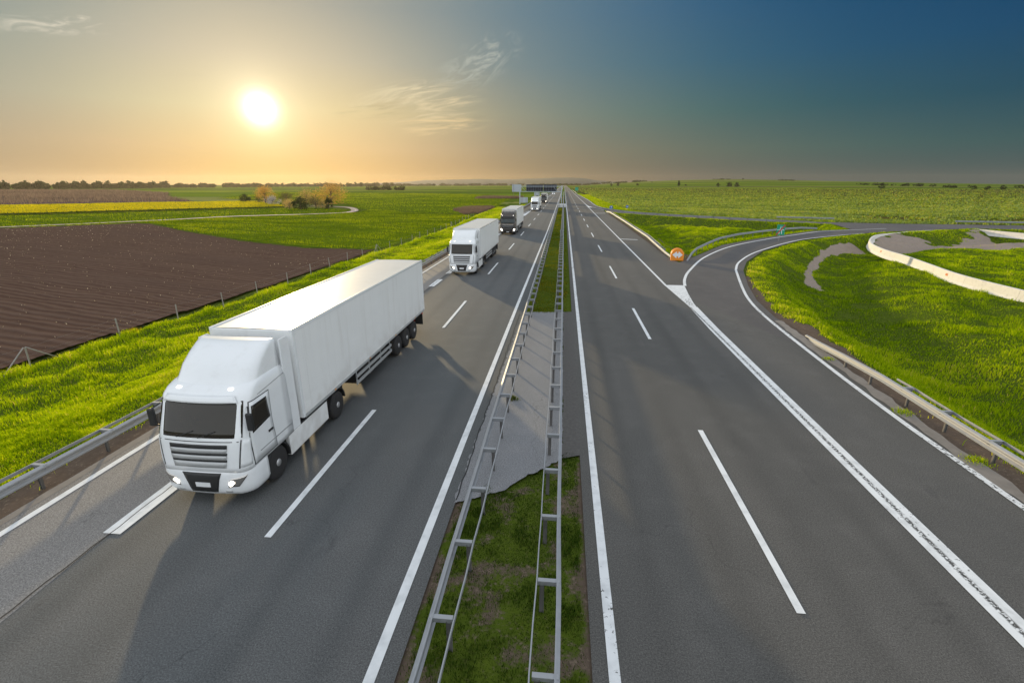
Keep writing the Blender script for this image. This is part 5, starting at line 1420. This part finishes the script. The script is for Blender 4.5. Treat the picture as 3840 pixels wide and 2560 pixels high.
# thin cirrus
cb=N(nt,'CombineXYZ'); nt.links.new(az,cb.inputs[0]); nt.links.new(el,cb.inputs[1])
def cirrus(a0,e0,ra,re,tilt,colr,amt,sc,seed):
    global col
    mp=N(nt,'Mapping',{'vector_type':'TEXTURE'}); nt.links.new(cb.outputs[0],mp.inputs[0]); mp.inputs['Location'].default_value=(a0,e0,0); mp.inputs['Rotation'].default_value=(0,0,R(tilt))
    s_=N(nt,'SeparateXYZ'); nt.links.new(mp.outputs[0],s_.inputs[0])
    d_=math_(nt,'SQRT',math_(nt,'ADD',math_(nt,'POWER',math_(nt,'DIVIDE',s_.outputs[0],ra),2),math_(nt,'POWER',math_(nt,'DIVIDE',s_.outputs[1],re),2)))
    msk=mrange(nt,d_,1.0,.25)
    tv=N(nt,'VectorMath',{'operation':'ADD'}); nt.links.new(scaled(nt,mp.outputs[0],(sc[0],sc[1],1)),tv.inputs[0]); tv.inputs[1].default_value=(seed,seed*.7,0)
    n_=noise(nt,tv.outputs[0],1.0,7,.6,1.6)
    k=math_(nt,'MULTIPLY',math_(nt,'MULTIPLY',msk,mrange(nt,n_,.42,.72)),amt)
    col=mixc(nt,k,col,lin(colr))
cirrus(-9.2,11.9,5.6,2.6,24,(192,195,184),.75,(.36,.8),3.1)
cirrus(-11.5,10.6,4.0,1.3,4,(190,190,174),.7,(.25,1.3),33.1)
cirrus(-14.5,7.6,7.0,2.4,10,(228,210,170),.85,(.17,1.05),7.7)
cirrus(-14.0,6.0,7,1.4,4,(236,210,160),.95,(.15,1.3),17.7)
cirrus(-17.5,8.8,7,1.5,12,(236,222,184),.8,(.17,1.1),27.7)
cirrus(-20.5,7.2,5,1.0,6,(176,160,122),.5,(.18,1.2),41.7)
cirrus(-12.5,6.0,5.0,1.0,10,(120,118,104),.35,(.2,1.2),2.2)
cirrus(-45.0,11.9,5.6,1.0,9,(232,224,204),1.0,(.2,.9),5.3)
cirrus(-50.5,11.0,2.2,.5,-6,(215,210,190),.6,(.3,1.2),9.3)
cirrus(-40,3.2,9,.8,-4,(224,190,146),.4,(.12,1.1),11.3)
cirrus(-38.5,9.2,4,.35,3,(214,200,168),.35,(.2,1.4),14.3)
# scale: colours above are radiance at background strength 1; background runs at 0.1
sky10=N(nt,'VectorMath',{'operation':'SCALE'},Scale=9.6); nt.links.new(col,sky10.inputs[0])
ns=nt.nodes.new('ShaderNodeTexSky'); ns.sky_type='NISHITA'; ns.sun_disc=False; ns.sun_elevation=R(SUN_EL); ns.sun_rotation=R(SUN_AZ); ns.altitude=80; ns.dust_density=1.5
nsc=N(nt,'VectorMath',{'operation':'SCALE'},Scale=.004); nt.links.new(ns.outputs[0],nsc.inputs[0])
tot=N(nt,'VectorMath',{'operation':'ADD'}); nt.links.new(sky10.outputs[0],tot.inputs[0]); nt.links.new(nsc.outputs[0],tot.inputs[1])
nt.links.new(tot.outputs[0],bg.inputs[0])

# haze: one box of even, thin air
HAZE=True
if HAZE:
    hb=MB().box(-4500,4500,-75,4500,-9,75); ho=hb.build('haze',None)
    hm,hnt,hout=new_mat('haze'); pv=N(hnt,'VolumePrincipled',None,Density=.000065,Anisotropy=.6); pv.inputs['Color'].default_value=(.60,.54,.47,1)
    hnt.links.new(pv.outputs[0],hout.inputs['Volume']); ho.data.materials.append(hm)
    tag(ho,'thin pale haze over the far fields',None,None,'stuff')

# ------------------------------------------------------------------ camera and render settings
cam=bpy.data.cameras.new('camera'); co=bpy.data.objects.new('camera',cam); COL.objects.link(co)
cam.lens=17.0; cam.sensor_width=36; cam.clip_end=40000; cam.clip_start=.1
co.location=(0,0,CAMH); co.rotation_euler=(R(90-18.052),0,R(5.865))
SC.camera=co
SC.view_settings.view_transform='Standard'; SC.view_settings.look='None'; SC.view_settings.exposure=0; SC.view_settings.gamma=1
SC.render.engine='CYCLES'
SC.cycles.use_denoising=True
SC.cycles.max_bounces=6; SC.cycles.volume_bounces=0; SC.cycles.transparent_max_bounces=12
SC.cycles.sample_clamp_indirect=8
